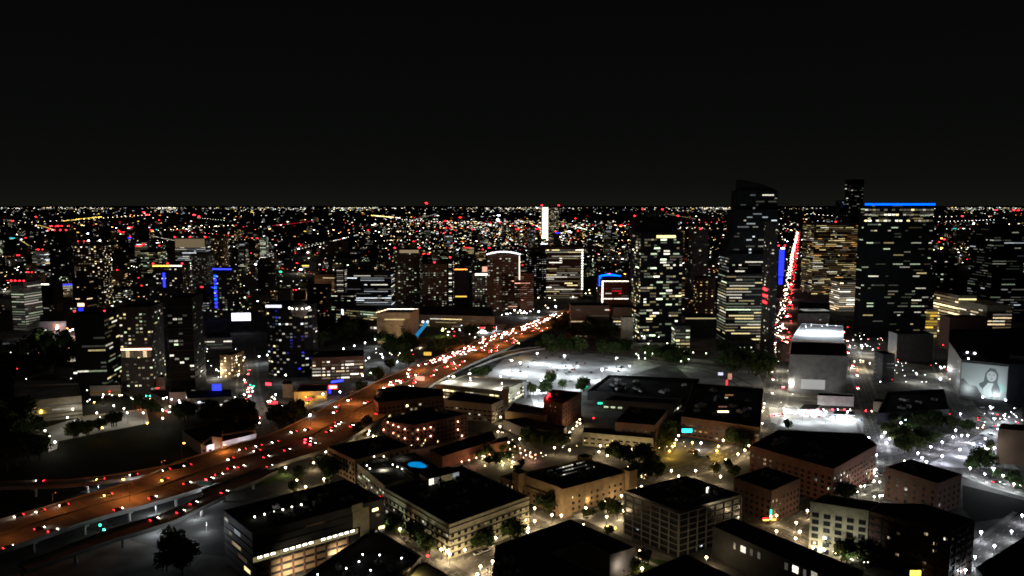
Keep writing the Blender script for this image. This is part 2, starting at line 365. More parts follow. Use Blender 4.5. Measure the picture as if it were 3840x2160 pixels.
def building(name, label, cat, poly, h, st, wall='grey', roof='roof', z0=0, group=None, near=None, ac=0, warn=None, trim=True, bands=None, seed=None):
    poly = ccw(poly); cx = sum(p.x for p in poly)/len(poly); cy = sum(p.y for p in poly)/len(poly)
    o = (cx, cy, z0); rt = root(name, label, cat, o, group=group); lp = [p-Vector((cx, cy)) for p in poly]
    rnd = random.Random(seed if seed is not None else int(cx*7+cy*3)); near = (cy < 640) if near is None else near
    b = MB(); n = len(lp)
    for i in range(n):
        p, q = lp[i], lp[(i+1) % n]
        b.face([(p.x, p.y, 0), (q.x, q.y, 0), (q.x, q.y, h-z0), (p.x, p.y, h-z0)], M[wall])
    b.build('wall', rt)
    if trim:
        b = MB(); b.face([(p.x, p.y, h-z0-.1) for p in inset(lp, .05)], M[roof]); b.build('roof', rt)
        pi, po = inset(lp, .45), inset(lp, -.15); b = MB(); t = .9; hz = h-z0
        for i in range(n):
            j = (i+1) % n
            for A_, B_, za, zb in ((po[i], po[j], hz-.4, hz+t), (pi[j], pi[i], hz-.09, hz+t)):
                b.face([(A_.x, A_.y, za), (B_.x, B_.y, za), (B_.x, B_.y, zb), (A_.x, A_.y, zb)], M[wall])
            b.face([(po[i].x, po[i].y, hz+t), (po[j].x, po[j].y, hz+t), (pi[j].x, pi[j].y, hz+t), (pi[i].x, pi[i].y, hz+t)], M[wall])
            b.face([(po[i].x, po[i].y, hz-.4), (lp[i].x, lp[i].y, hz-.4), (lp[j].x, lp[j].y, hz-.4), (po[j].x, po[j].y, hz-.4)], M[wall])
        b.build('parapet', rt)
    else:
        b = MB(); b.face([(p.x, p.y, h-z0) for p in lp], M[roof]); b.build('roof', rt)
    if bands:   # projecting slab edges round the facade
        fl = bands.get('fl', st.get('fl', 3.6) if st else 3.6); z = bands.get('z0', fl); k = 0
        while z < h-z0-.8 and k < 60:
            b = MB(); po = inset(lp, -bands.get('out', .25)); th = bands.get('th', .35)
            for i in range(n):
                j = (i+1) % n; A_, B_ = po[i], po[j]
                b.face([(A_.x, A_.y, z), (B_.x, B_.y, z), (B_.x, B_.y, z+th), (A_.x, A_.y, z+th)], M[bands['m']])
                b.face([(po[i].x, po[i].y, z+th), (po[j].x, po[j].y, z+th), (lp[j].x, lp[j].y, z+th), (lp[i].x, lp[i].y, z+th)], M[bands['m']])
                b.face([(lp[i].x, lp[i].y, z), (lp[j].x, lp[j].y, z), (po[j].x, po[j].y, z), (po[i].x, po[i].y, z)], M[bands['m']])
            b.build('floor_band', rt); z += fl; k += 1
    if bands and bands.get('cols'):
        for i in range(n):
            p, q = lp[i], lp[(i+1) % n]; d = q-p; L = d.length; d = d/L; nr = Vector((d.y, -d.x)); mid = (poly[i]+poly[(i+1) % n])/2
            if nr.dot(-mid) < 0: continue
            nb = max(1, round(L/bands['cols']))
            for c in range(nb+1):
                u = p+d*L*c/nb; b = MB(); b.box(-.35, .35, -bands.get('out', .25)-.05, .05, 0, h-z0-.5, M[bands['m']], math.atan2(d.y, d.x), (u.x, u.y, 0)); b.build('column', rt)
    if st: facade_windows(rt, o, poly, z0, h, st, rnd, near, 24 if name == 'city_building' else 100)
    for k in range(ac):
        for _ in range(20):
            u, v_ = rnd.random(), rnd.random(); p = lp[0]+(lp[1]-lp[0])*(.15+.7*u)+(lp[-1]-lp[0])*(.15+.7*v_)
            break
        w = rnd.uniform(1.5, 3.5); b = MB(); b.box(-w, w, -w*.6, w*.6, 0, rnd.uniform(1.4, 2.6), M['metal'], rnd.choice([R(35), R(125)]))
        b.cyl((0, 0, 1.2), (0, 0, 3), w*.4, w*.4, M['dmetal'], 12); b.build('roof_unit', rt, (p.x, p.y, h-z0-.05))
    for q in (warn or []):
        p = Vector(G(q, h)) - Vector((cx, cy)); D = math.hypot(cx, cy); r = max(.5, D*.0008)
        b = MB(); b.cyl((0, 0, 0), (0, 0, 2.2), .12, .12, M['dmetal'], 6); b.ball((0, 0, 2.4), r, EM('rd', 9), 8, 5); b.build('warning_light', rt, (p.x, p.y, h-z0))
    BL.append((rt, poly, h)); return rt
def quad(qs, h): return [Vector(G(q, h)) for q in qs]
def para(L, N, Rr, h):   # left, near, right roof corners -> parallelogram
    L, N, Rr = (Vector(G(q, h)) for q in (L, N, Rr)); return [N, Rr, L+Rr-N, L]
# ------------------------------------------------------------------ foreground buildings
DK = dict(k=['ww', 'nw'], dark=True)
b1 = building('office_building', 'dark office beside the freeway ramps, one bright upper floor over beige parking levels', 'office building',
    quad([('a',1840,920),('b',100,1110),('b',1185,825),('b',870,665)], 26), 26, None, 'dark', ac=12, bands=dict(fl=3.7, z0=3.7, m='dark', out=.3, th=.5))
def face_frame(poly, i):
    p, q = poly[i], poly[(i+1) % len(poly)]; d = (q-p); L = d.length; d /= L; return p, d, L, math.atan2(d.y, d.x), Vector((d.y, -d.x))
def front_edges(poly):
    out = []
    for i in range(len(poly)):
        p, d, L, r, n = face_frame(poly, i)
        if n.dot(-(p+d*L/2)) > 0: out.append(i)
    return out
def main_edge(poly):
    def sc(i):
        p, d, L, r, n = face_frame(poly, i); m = p+d*L/2; return L*max(.01, n.dot(-m)/m.length)
    return max(front_edges(poly), key=sc)
def panel(rt, poly, i, s0, s1, z0, z1, m, name='panel', out=.06, th=.1, z00=0):
    p, d, L, r, n = face_frame(poly, i); c = p+d*L*(s0+s1)/2+n*out; w = abs(s1-s0)*L/2; o = rt.location
    b = MB(); b.box(-w, w, -th/2, th/2, -(z1-z0)/2, (z1-z0)/2, m); return b.build(name, rt, (c.x-o[0], c.y-o[1], (z0+z1)/2-o[2]), r)
rt, poly, h = BL[-1]
E1 = main_edge(poly)
panel(rt, poly, E1, 0, .78, 12.2, 15.2, PN('wy', .9), 'lit_floor', .12)
for k in range(16): 
    if k not in (3, 9): panel(rt, poly, E1, .03+k*.046, .06+k*.046, 13.6, 14.6, EM('nw', 5), 'ceiling_light', .25)
for z in (8.6, 5.0, 1.4): panel(rt, poly, E1, .02, .70, z, z+2.2, M['tan'], 'parking_screen', .34, .2)
for s in range(9): panel(rt, poly, E1, .02+s*.083, .035+s*.083, 0, 12, M['brickd'], 'column', .42, .5)
panel(rt, poly, E1, .80, .87, 3, 25, M['cream'], 'stair_wall', .35, .5)
panel(rt, poly, E1, .74, .80, 15.6, 24, M['cream'], 'stair_wall', .33, .5)
panel(rt, poly, E1, .38, .52, 22.2, 23.4, PN('ow', .25), 'window', .2)
for (s, z, w, kk) in ((.9,21.5,.05,'wy'),(.93,18.2,.03,'ww'),(.92,9.5,.08,'nw'),(.88,8.0,.06,'nw'),(.95,11,.05,'wy'),(.84,12.5,.012,'wy')): panel(rt, poly, E1, s, s+w, z, z+1.5, PN(kk, 1.2), 'window', .25)
E2 = [i for i in front_edges(poly) if i != E1]
if E2:
    for (s, z, w, kk, st_) in ((.05,22,.12,'nw',3),(.2,17,.1,'wy',.6),(.3,13,.3,'ww',.35),(.5,9,.3,'ww',.4),(.7,5,.2,'wy',.8),(.4,20,.2,'cw',.2)): panel(rt, poly, E2[0], s, s+w, z, z+2, PN(kk, st_), 'window', .2)
for q in [('b',122,968),('b',202,945),('b',278,927),('b',353,907),('b',428,887),('b',505,866)]:
    p = G(q, 27.0); b = MB(); b.cyl((0,0,0),(0,0,1.2),.12,.12,M['metal'],6); b.ball((0,0,1.3),.42,EM('nw',14),8,5); b.build('roof_lamp', rt, (p[0]-rt.location[0], p[1]-rt.location[1], 0+26-0), 0)
def penthouse(rt, qs, z0, h, m='white', name='penthouse'):
    poly = ccw([Vector(G(q, h)) for q in qs]); b = MB(); o = rt.location
    b.prism([(p.x-o[0], p.y-o[1]) for p in poly], z0-o[2], h-o[2], M[m], M['roof']); return b.build(name, rt)
penthouse(rt, [('b',920,870),('b',1010,845),('b',1000,805),('b',925,830)], 26, 29.5, 'cream')
penthouse(rt, [('b',670,700),('b',820,690),('b',900,720),('b',760,745)], 26, 28.5, 'grey')

building('low_building', 'low dark block with bright roof lamps, in front of the office with the lit floor', 'building',
    quad([('b',480,1490),('b',1110,1065),('b',1490,1300),('b',1230,1600)], 10), 10, None, 'dark', ac=5)
rt, poly, h = BL[-1]
for q in [('b',1010,1275),('b',1150,1280),('b',980,1335),('b',875,1390),('b',1075,1405),('b',1330,1305),('b',640,1440)]:
    p = G(q, 11.5); b = MB(); b.cyl((0,0,0),(0,0,1.6),.1,.1,M['metal'],6); b.ball((0,0,1.7),.38,EM('cw',10),8,5); b.build('roof_lamp', rt, (p[0]-rt.location[0], p[1]-rt.location[1], 10))
building('tan_building', 'low tan-walled building with a yellow lit roof at the bottom edge beside the street corner', 'building',
    quad([('b',1200,1470),('b',1525,1345),('b',1720,1460),('b',1500,1600)], 7), 7, None, 'tan', roof='cream', trim=True)
TANB = BL[-1]
building('apartment_building', 'five-storey apartment block with pale left wall, dark balconies and a big black roof', 'apartment building',
    para(('b',1190,735),('b',1722,1040),('c',405,805), 18), 18, dict(k=['gw','nw','ww'], lit=.10, dark=True, bay=4.2, fl=3.4, w=.42, h=.52, s=.5), 'cream', ac=14, bands=dict(fl=3.4, z0=3.2, m='dark', out=.5, th=.25), seed=4)
APT = BL[-1]; rt, poly, h = BL[-1]
penthouse(rt, [('b',1550,650),('b',1790,590),('b',1720,545),('b',1480,600)], 18, 22.5, 'dark')
for (x0, x1, kk, s_) in ((1550,1590,'nw',.9),(1598,1637,'nw',1.1),(1648,1742,'wy',1.1),(1746,1796,'cw',1.5)):
    a_ = Vector(G(('b',x0,652-(x0-1550)*.25),22.0)); c_ = Vector(G(('b',x1,652-(x1-1550)*.25),22.0)); d = c_-a_; m_ = (a_+c_)/2
    n_ = Vector((d.y,-d.x)).normalized()*.9; b = MB(); b.box(-d.length/2, d.length/2, -.08, .08, -3.6, 0, PN(kk, s_), math.atan2(d.y, d.x)); b.build('lit_window', rt, (m_.x+n_.x-rt.location[0], m_.y+n_.y-rt.location[1], 22.2))
building('apartment_wing', 'low dark apartment wing between the freeway ramp and the swimming pool roof', 'apartment building',
    quad([('b',720,395),('b',945,505),('b',1400,385),('b',1190,295)], 15), 15, dict(k=['nw'], lit=.06, dark=True, bay=4, fl=3.4, w=.4, s=.6), 'tan', ac=3)
building('parking_garage', 'open parking garage with bright deck lamps beside the swimming pool roof', 'parking garage',
    para(('b',945,515),('b',1195,720),('b',1420,640), 12.5), 12.5, dict(k=['nw','gw','wy'], lit=.55, bay=4.5, fl=3.1, w=.7, h=.45, s=.8, dark=True), 'cream', roof='roof_l', bands=dict(fl=3.1, z0=3, m='cream', out=.3, th=.9))
rt, poly, h = BL[-1]
for q in [('b',1105,480),('b',1185,480),('b',1258,548),('b',1297,567),('b',1335,583),('b',1275,430),('b',1045,555),('b',1070,580)]:
    p = G(q, 13.6); b = MB(); b.cyl((0,0,0),(0,0,2.4),.1,.1,M['metal'],6); b.ball((0,0,2.5),.4,EM('nw',10),8,5); b.build('deck_lamp', rt, (p[0]-rt.location[0], p[1]-rt.location[1], 12.4))
building('amenity_deck', 'raised roof deck holding a bright blue swimming pool', 'roof deck',
    quad([('b',1225,480),('b',1440,620),('b',1640,570),('b',1440,440)], 15), 15, None, 'dark')
rt, poly, h = BL[-1]
pc = Vector(G(('b',1463,532), 15.3)); b = MB(); pts = []
px, py = Vector(G(('b',1400,510),15.3)), Vector(G(('b',1528,552),15.3))
ax = (py-px)/2; ay = Vector((-ax.y, ax.x)).normalized()*5.2
for k in range(24): t = k*math.pi/12; v = ax*math.cos(t)+ay*math.sin(t)*(1 if math.cos(t) < 0 else .8); pts.append((v.x, v.y))
b.face([(x, y, .05) for x, y in pts], emis('pool_lit', (.0,.22,.55), 1.1)); 
for k in range(24):
    (x0, y0), (x1, y1) = pts[k], pts[(k+1) % 24]
    b.face([(x0,y0,.0),(x1,y1,.0),(x1*1.08,y1*1.08,.3),(x0*1.08,y0*1.08,.3)], M['concrete'])
o = b.build('swimming_pool', None, (pc.x, pc.y, 15.0)); tag(o, 'bright blue kidney-shaped swimming pool on the roof deck', 'swimming pool')
building('courtyard_building', 'large black-roofed building with a notched courtyard at the bottom centre', 'building',
    quad([('c',130,1210),('c',745,995),('c',1280,1225),('c',1070,1290),('c',865,1180),('c',605,1270),('c',1040,1470),('c',300,1620),('c',100,1500)], 12), 12, None, 'tgrey', seed=3, ac=8)
building('office_block', 'grey seven-storey office block with a grid of pale floor edges and a lit rooftop stair', 'office building',
    para(('c',1195,760),('c',1640,930),('c',2150,790), 23.5), 23.5, dict(k=['cw','nw'], lit=.04, bay=6, fl=3.3, w=.3, h=.35, s=.9, dark=True), 'glass', ac=12, bands=dict(fl=3.3, z0=2.6, m='tgrey', out=.35, th=.5, cols=6))
rt, poly, h = BL[-1]
penthouse(rt, [('c',1640,690),('c',1780,760),('c',1900,700),('c',1770,640)], 23.5, 27, 'grey')
p = G(('c',1840,735), 26); b = MB(); b.box(-3.5,3.5,-.2,.2,0,3.2,PN('nw', 2.0)); b.build('lit_window', rt, (p[0]-rt.location[0], p[1]-rt.location[1]-.3, 23.6), R(30))
building('dark_building', 'plain black-roofed block cut by the bottom edge between the grey office and the courtyard building', 'building',
    quad([('c',1690,1285),('c',1150,1520),('c',1500,1700),('c',2200,1520)], 12), 12, None, 'dark')
building('dark_building', 'long dark block with a broken row of lit windows at the lower right', 'building',
    quad([('d',-60,1050),('d',110,985),('d',1180,1420),('d',1000,1530)], 16), 16, None, 'dark')
rt, poly, h = BL[-1]
for (x, y, w) in ((120,1200,1.3),(190,1230,3),(258,1255,1.6),(320,1280,1.6),(545,1370,1.6),(620,1395,3),(697,1425,1.6),(775,1445,3)):
    i = main_edge(poly); pp, d, L, r, n = face_frame(poly, i)
    X, Y, Z = ray(*PT('d', x, y)); t = (pp+n*.2).dot(n)/(X*n.x+Y*n.y); q = Vector((X*t, Y*t)); z = CAMH+Z*t
    b = MB(); b.box(-w/2, w/2, -.06, .06, -1.6, 1.6, PN('nw', .8)); b.build('window', rt, (q.x-rt.location[0], q.y-rt.location[1], z), r)
building('white_building', 'seven-storey white block with a regular grid of dark windows at the lower right', 'building',
    quad([('d',745,850),('d',1225,925),('d',1330,860),('d',870,790)], 27), 27, dict(k=['gw'], lit=.02, dark=True, bay=5.0, fl=3.75, w=.6, h=.66, s=.4), 'cream', seed=9, near=True)
WHITEB = BL[-1]
building('finned_building', 'dark block with tall pale fins and balcony edges joined to the white block', 'building',
    quad([('d',1226,927),('d',1660,1050),('d',1900,1110),('d',2090,1000),('d',1680,870),('d',1335,862)], 26.5), 26.5, dict(k=['ww','nw'], lit=.16, dark=True, bay=4, fl=3.6, w=.4, s=.35), 'brickd', bands=dict(fl=3.6, z0=3, m='dark', out=.3, th=.3, cols=7))
building('brick_building', 'wide black-roofed red brick building between the gas station and the neon restaurant corner', 'brick building',
    quad([('d',250,385),('d',935,580),('d',1290,380),('d',1180,285),('d',480,255)], 21), 21, dict(k=['cw','nw','gw'], lit=.10, dark=True, bay=4.2, fl=3.3, w=.45, h=.5, s=.45), 'brick', ac=12)
building('dark_block', 'dark windowless brick block below the lamp-lit plaza on the right', 'building',
    quad([('d',1365,560),('d',1795,700),('d',1990,620),('d',1570,500)], 19), 19, dict(k=['cw'], lit=.02, dark=True, bay=5, fl=3.8, w=.3, s=.6), 'brickd', ac=2)
building('restaurant_building', 'brown brick corner building with a red and yellow neon sign at its street corner', 'brick building',
    quad([('d',115,650),('d',425,760),('d',660,655),('d',385,560)], 19), 19, dict(k=['nw','wy'], lit=.10, dark=True, bay=3.6, fl=3.6, w=.42, h=.5, s=.3), 'brickd', ac=2)
rt, poly, h = BL[-1]; q = min(poly, key=lambda p: p.length); b = MB()
b.box(-.5,.5,-.3,.3,6.5,9.5,EM('gn',2.5)); b.box(-.5,.5,-.3,.3,3.6,6.2,EM('wy',4)); b.box(-4.5,-.7,-.2,.2,3.8,4.6,EM('rd',3)); b.box(-4.2,-.9,-.2,.2,3.0,3.7,EM('am',4)); b.box(.7,3,-.2,.2,3,4,EM('am',3)); b.box(-.6,.6,-.02,.02,2.5,9.8,M['dmetal'])
d = (-q).normalized(); o = b.build('neon_sign', rt, (q.x+d.x*1.5-rt.location[0], q.y+d.y*1.5-rt.location[1], 0))
building('corner_roof', 'black roof of a low building cut by the right bottom corner of the view', 'building',
    quad([('d',2110,1390),('d',2520,1130),('d',2700,1300),('d',2300,1640)], 12), 12, None, 'dark')
# hotel with corner towers
hq = para(('c',330,620),('c',690,745),('c',1230,600), 15)
building('hotel', 'tan four-storey hotel with small square corner turrets and rows of roof skylights', 'hotel', hq, 15, dict(k=['wy','ww'], lit=.05, dark=True, bay=4.4, fl=3.5, w=.34, h=.45, s=.8), 'tan', seed=5, ac=8)
rt, poly, h = BL[-1]
for q in poly:
    b = MB(); b.box(-3.4,3.4,-3.4,3.4,0,17.5,M['tan']); b.face([(-3.3,-3.3,17.52),(3.3,-3.3,17.52),(3.3,3.3,17.52),(-3.3,3.3,17.52)],M['roof']); b.build('corner_turret', rt, (q.x-rt.location[0], q.y-rt.location[1], 0), R(35))
for row in range(3):
    for k in range(14):
        X = 565+k*24+row*28; Y = 580-k*6.2+row*24
        if random.random() < .75:
            p = G(('c', X, Y), 15.6); b = MB(); b.box(-.8,.8,-.25,.25,0,.5,PN('nw',.45)); b.build('skylight', rt, (p[0]-rt.location[0], p[1]-rt.location[1], 15), R(30))
building('hotel_wing', 'low tan wing on the left side of the turreted hotel', 'building', quad([('c',165,640),('c',560,790),('c',640,740),('c',300,600)], 9), 9, dict(k=['ww'], lit=.1, dark=True, bay=4.4, fl=3.5, w=.34, s=.7), 'tan')
building('brick_office', 'brown brick office with black roof behind the long yellow-lit wall', 'brick building',
    quad([('c',1112,190),('c',1440,215),('c',1545,90),('c',1230,62)], 18), 18, dict(k=['wy','ow'], lit=.07, dark=True, bay=4, fl=3.5, w=.5, h=.45, s=.5), 'brickd', ac=2)
building('yellow_building', 'long low cream building lit yellow by five street lamps', 'building',
    quad([('c',845,275),('c',1425,325),('c',1440,255),('c',860,235)], 9.5), 9.5, dict(k=['wy'], lit=.08, dark=True, bay=5.2, fl=3.6, w=.6, h=.35, s=.9), 'cream')
building('red_sign_building', 'narrow brick building with a slanted red neon tube on its roof', 'brick building',
    quad([('g',617,1290),('g',800,1345),('g',985,1225),('g',700,1200)], 20), 20, dict(k=['ww'], lit=.03, dark=True, bay=5, fl=3.6, w=.3, s=.4), 'brick', ac=1)
rt, poly, h = BL[-1]; p = G(('g',668,1258), 22); b = MB(); b.cyl((-1.6,0,0.3),(.6,0,4.6),.55,.45,EM('rd',9),8); b.cyl((.6,0,4.6),(1.3,0,1.4),.3,.3,EM('rd',4),8); b.box(-2.5,-1.0,-.3,.3,-2,-.2,EM('rd',2)); b.build('neon_tube', rt, (p[0]-rt.location[0], p[1]-rt.location[1], 20))
pl = bpy.data.lights.new('neon_glow', 'POINT'); pl.energy = 2500; pl.color = (1,.03,.03); o = link('neon_glow', pl, rt, (p[0]-rt.location[0]-2, p[1]-rt.location[1]-6, 21)); pl.shadow_soft_size = 1
building('low_building', 'low flat building with a pale tan front left of the red neon roof', 'building', quad([('c',205,98),('c',530,145),('c',600,90),('c',270,28)], 8), 8, None, 'tan')
building('low_building', 'low black-roofed building with trees at its wall below the red neon building', 'building', quad([('c',190,170),('c',355,235),('c',665,272),('c',715,225),('c',380,150)], 7), 7, None, 'tgrey')
# brick apartments with pink wall lamps
building('brick_apartments', 'brick apartment block with rows of pink wall lamps, nearer of the two beside the freeway', 'apartment building',
    quad([('b',1165,180),('b',1440,215),('b',1875,120),('b',1560,60)], 18), 18, dict(k=['wy','nw'], lit=.07, dark=True, bay=3.6, fl=3.3, w=.45, h=.5, s=1.3), 'brickd', ac=3)
rt, poly, h = BL[-1]
for q in [(1217,183),(1262,205),(1305,222),(1357,240),(1465,245),(1518,235),(1570,225),(1795,178),(1263,272),(1357,315),(1465,320),(1570,297),(1795,243),(1830,295),(1183,245)]:
    bz = 15 if q[1] < 250 else 8; best = None
    for i in front_edges(poly):
        pp, d, L, r, n = face_frame(poly, i); X, Y, Z = ray(*PT('b', *q)); t = (pp+n*.4).dot(n)/(X*n.x+Y*n.y); w = Vector((X*t, Y*t)); s = (w-pp).dot(d)
        if -1 < s < L+1 and t > 0 and (best is None or t < best[0]): best = (t, w, CAMH+Z*t, r)
    if best:
        t, w, z, r = best; b = MB(); b.box(-.25,.25,-.2,.2,-.4,.4,EM('pk',14)); b.box(-.05,.05,0,.3,-.1,.1,M['dmetal'])
        o = b.build('wall_lamp', rt, (w.x-rt.location[0], w.y-rt.location[1], z), r)
        l = bpy.data.lights.new('wall_lamp_glow', 'POINT'); l.energy = 160*LP; l.color = (1,.38,.22); l.shadow_soft_size = .2; link('wall_lamp_glow', l, o, (0, -.9, -.6))
building('brick_apartments', 'brick apartment block with scattered bright yellow windows right against the freeway', 'apartment building',
    quad([('f',1295,1290),('f',1340,1330),('f',1975,1260),('f',1970,1200),('f',1560,1160),('f',1340,1200)], 17), 17, dict(k=['wy','nw'], lit=.22, dark=True, bay=3.8, fl=3.4, w=.5, h=.5, s=1.6), 'brickd', ac=3)
# garages
building('parking_garage', 'broad parking garage with a pale lit top deck left of the big car park', 'parking garage',
    quad([('p',890,950),('p',1700,1035),('p',1965,905),('p',1230,850)], 13), 13, dict(k=['nw','wy'], lit=.8, bay=5, fl=3.2, w=.75, h=.42, s=1.8, dark=True), 'cream', roof='lot', bands=dict(fl=3.2, z0=3, m='cream', out=.3, th=1.0))
rt, poly, h = BL[-1]; penthouse(rt, [('p',1670,1000),('p',1755,1000),('p',1755,970),('p',1672,970)], 0, 16.5, 'tan', 'stair_tower'); penthouse(rt, [('p',1930,915),('p',1965,915),('p',1965,895),('p',1932,895)], 0, 16, 'grey', 'stair_tower')
building('garage_building', 'low office with bands of dim windows in front of the pale parking deck', 'office building',
    quad([('f',1985,1300),('b',2075,45),('c',190,5),('f',2484,1270),('f',2100,1215)], 15), 15, dict(k=['nw','gw'], lit=.35, bay=4, fl=3.6, w=.7, h=.4, s=.5, dark=True), 'stone', bands=dict(fl=3.6, z0=3, m='stone', out=.25, th=.8))
building('market_hall', 'low brick hall with black roof beside the glowing patio', 'brick building', quad([('b',1560,420),('b',1665,475),('b',2120,335),('b',2070,262)], 8), 8, None, 'brick')
building('brick_shed', 'small brick shed at the head of the glowing patio', 'brick building', quad([('c',60,380),('c',230,345),('c',230,310),('c',50,340)], 7), 7, None, 'brick')
building('long_building', 'long brick office with black roof, a row of dim windows and a lit roof terrace', 'office building',
    quad([('v',1714,1050),('v',1912,1078),('v',1921,980),('v',1744,966)], 15), 15, dict(k=['ww','ow','gw'], lit=.25, bay=4, fl=3.5, w=.6, h=.4, s=.35, dark=True), 'brickd', ac=12)
rt, poly, h = BL[-1]
for (q, w, kk, s_) in ((('c',2000,50),7,'pk',.6),(('c',2000,90),9,'ww',2),(('g',2420,1240),7,'ow',.4),(('g',2390,1265),2.5,'nw',3)):
    p = G(q, 16); b = MB(); b.box(-w/2,w/2,-.6,.6,0,.9,PN(kk,s_)); b.build('roof_terrace_light', rt, (p[0]-rt.location[0], p[1]-rt.location[1], 15))
building('low_hall', 'low green-roofed hall south of the bright car park', 'building', quad([('v',1478,985),('v',1738,1003),('v',1760,955),('v',1530,945)], 8), 8, None, 'dark', ac=12)
building('low_hall', 'low hall with a row of bright clerestory windows behind the brown brick office', 'building', quad([('g',1190,1300),('g',1880,1345),('g',1960,1290),('g',1300,1255)], 8), 8, dict(k=['nw','gw'], lit=.5, bay=6, fl=4, w=.6, h=.4, s=1), 'tgrey')
building('white_building', 'two-storey white building with square dark windows beside the freeway', 'building',
    quad([('a',1655,375),('a',1700,385),('a',2110,285),('a',2100,255),('a',1760,300)], 9), 9, dict(k=['nw'], lit=.02, dark=True, bay=5.5, fl=3.4, w=.4, h=.4, s=1), 'white', seed=2)
WB2 = BL[-1]; rt, poly, h = BL[-1]; penthouse(rt, [('a',1745,300),('a',1825,310),('a',1830,235),('a',1750,225)], 0, 15, 'tan', 'stair_tower')
building('low_building', 'black-roofed hall behind the white two-storey building near the freeway', 'building', quad([('a',1655,370),('a',1500,260),('a',1900,150),('a',2060,240)], 8), 8, None, 'dark')
# avenue side
building('black_cube', 'blank dark cube building with a glowing panel on its front, beside the bright gas station', 'building',
    quad([('h',590,750),('h',1078,765),('h',1068,655),('h',610,640)], 37), 37, None, 'grey', ac=0, seed=1)
CUBE = BL[-1]; rt, poly, h = BL[-1]
E_ = main_edge(poly)
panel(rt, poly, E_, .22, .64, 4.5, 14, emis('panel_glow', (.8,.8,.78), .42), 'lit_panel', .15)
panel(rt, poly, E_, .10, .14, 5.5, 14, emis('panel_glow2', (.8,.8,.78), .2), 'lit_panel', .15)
panel(rt, poly, E_, .36, .64, 26.6, 27.2, M['tgrey'], 'ledge', .3, .5)
for s in (.2,.26,.32,.6,.66,.7): panel(rt, poly, E_, s, s+.03, 19.5, 21, M['tgrey'], 'vent', .1)
building('white_annex', 'long low white annex at the foot of the dark cube building', 'building', quad([('h',828,1100),('h',1135,1112),('h',1135,1085),('h',835,1072)], 8), 8, None, 'white')
building('lit_roof_building', 'building with a brilliantly lit white roof deck behind the dark cube', 'building',
    quad([('h',605,618),('h',1048,648),('h',1040,505),('h',690,487)], 25), 25, None, 'white', roof='white')
LITROOF = BL[-1]
building('theatre_building', 'dark block with an oblong glowing roof light beyond the white roof deck', 'building', quad([('h',660,400),('h',930,400),('h',930,310),('h',670,300)], 22), 22, dict(k=['cw'], lit=.1, s=.3), 'grey')
rt, poly, h = BL[-1]; p = G(('h',800,365), 22.6); b = MB(); b.box(-19,19,-9,9,0,.5,emis('roof_glow', (.8,.85,.75), .35)); b.box(-9,9,-2,2,.5,1.0,M['dark']); b.build('roof_light', rt, (p[0]-rt.location[0], p[1]-rt.location[1], 22))
building('mural_building', 'tall dark block carrying a huge grey mural of a dark-haired woman', 'building',
    quad([('h',2045,795),('h',2450,835),('h',2600,835),('h',2600,520),('h',1950,540),('h',1940,640)], 36), 36, dict(k=['cw','gw'], lit=.02, s=.4), 'dark', ac=3)
MUR = BL[-1]
# ------------------------------------------------------------------ mural (a flat painted banner on the facade)
rt, poly, h = MUR
i = max(front_edges(poly), key=lambda i: -abs((face_frame(poly, i)[0]+face_frame(poly, i)[1]*face_frame(poly, i)[2]/2).x/1 - G(('h',2245,812),36)[0]))
pp, d, L, r, n = face_frame(poly, i)
mb_ = MB(); Wd, Ht = L*.97, 31.5
mats = dict(bg=emis('mural_ground', (.33,.37,.36), .33), hair=emis('mural_hair', (.04,.06,.06), .25), skin=emis('mural_skin', (.42,.45,.44), .36), dk=emis('mural_dark', (.02,.025,.025), .2), gl=emis('mural_teal', (.28,.46,.42), .42))
for m_ in mats.values():
    bb = m_.node_tree.nodes['Principled BSDF']; bb.inputs['Base Color'].default_value = bb.inputs['Emission Color'].default_value; bb.inputs['Emission Strength'].default_value = 0
def poly2(pts, m, k): mb_.face([((x-.5)*Wd, -.012*k, z*Ht) for x, z in pts], m)
def ell(cx, cz, rx, rz, m, k, n=20): poly2([(cx+rx*math.cos(t*2*math.pi/n), cz+rz*math.sin(t*2*math.pi/n)) for t in range(n)], m, k)
poly2([(0,0),(1,0),(1,1),(0,1)], mats['bg'], 0)
ell(.87,.35,.12,.13,mats['gl'],1)
poly2([(0,0),(.5,0),(.46,.12),(.36,.32),(.2,.36),(.06,.52),(0,.5)], mats['dk'], 2)
poly2([(.5,.5),(.53,.75),(.62,.92),(.74,.9),(.81,.75),(.80,.5),(.86,.3),(.84,.02),(.66,.02),(.55,.2),(.42,.35),(.4,.42)], mats['hair'], 3)
poly2([(.52,.02),(.50,.3),(.60,.47),(.72,.47),(.68,.3),(.70,.05)], mats['skin'], 4)
ell(.665,.68,.105,.165,mats['skin'],5)
ell(.625,.71,.022,.012,mats['hair'],6); ell(.71,.71,.022,.012,mats['hair'],6); ell(.668,.59,.03,.012,mats['hair'],6); ell(.668,.645,.01,.03,mats['bg'],6)
poly2([(.55,.74),(.58,.86),(.68,.86),(.77,.80),(.77,.74),(.72,.80),(.64,.83)], mats['hair'], 7)
c = pp+d*L*.5+n*.35; o = mb_.build('mural', rt, (c.x-rt.location[0], c.y-rt.location[1], 3.0), r); o['label'] = 'grey mural of a woman with long dark hair'
building('dark_hall', 'long unlit black-roofed hall behind the tree-dotted plaza on the right', 'building', quad([('h',1330,1250),('h',1940,1215),('h',1900,1045),('h',1420,1065)], 9), 9, None, 'dark', ac=5)
building('brown_building', 'plain brown wall building at the right frame edge above the white-lit road', 'building', quad([('d',2290,245),('d',2560,270),('d',2560,215),('d',2320,205)], 24), 24, None, 'tbrown')
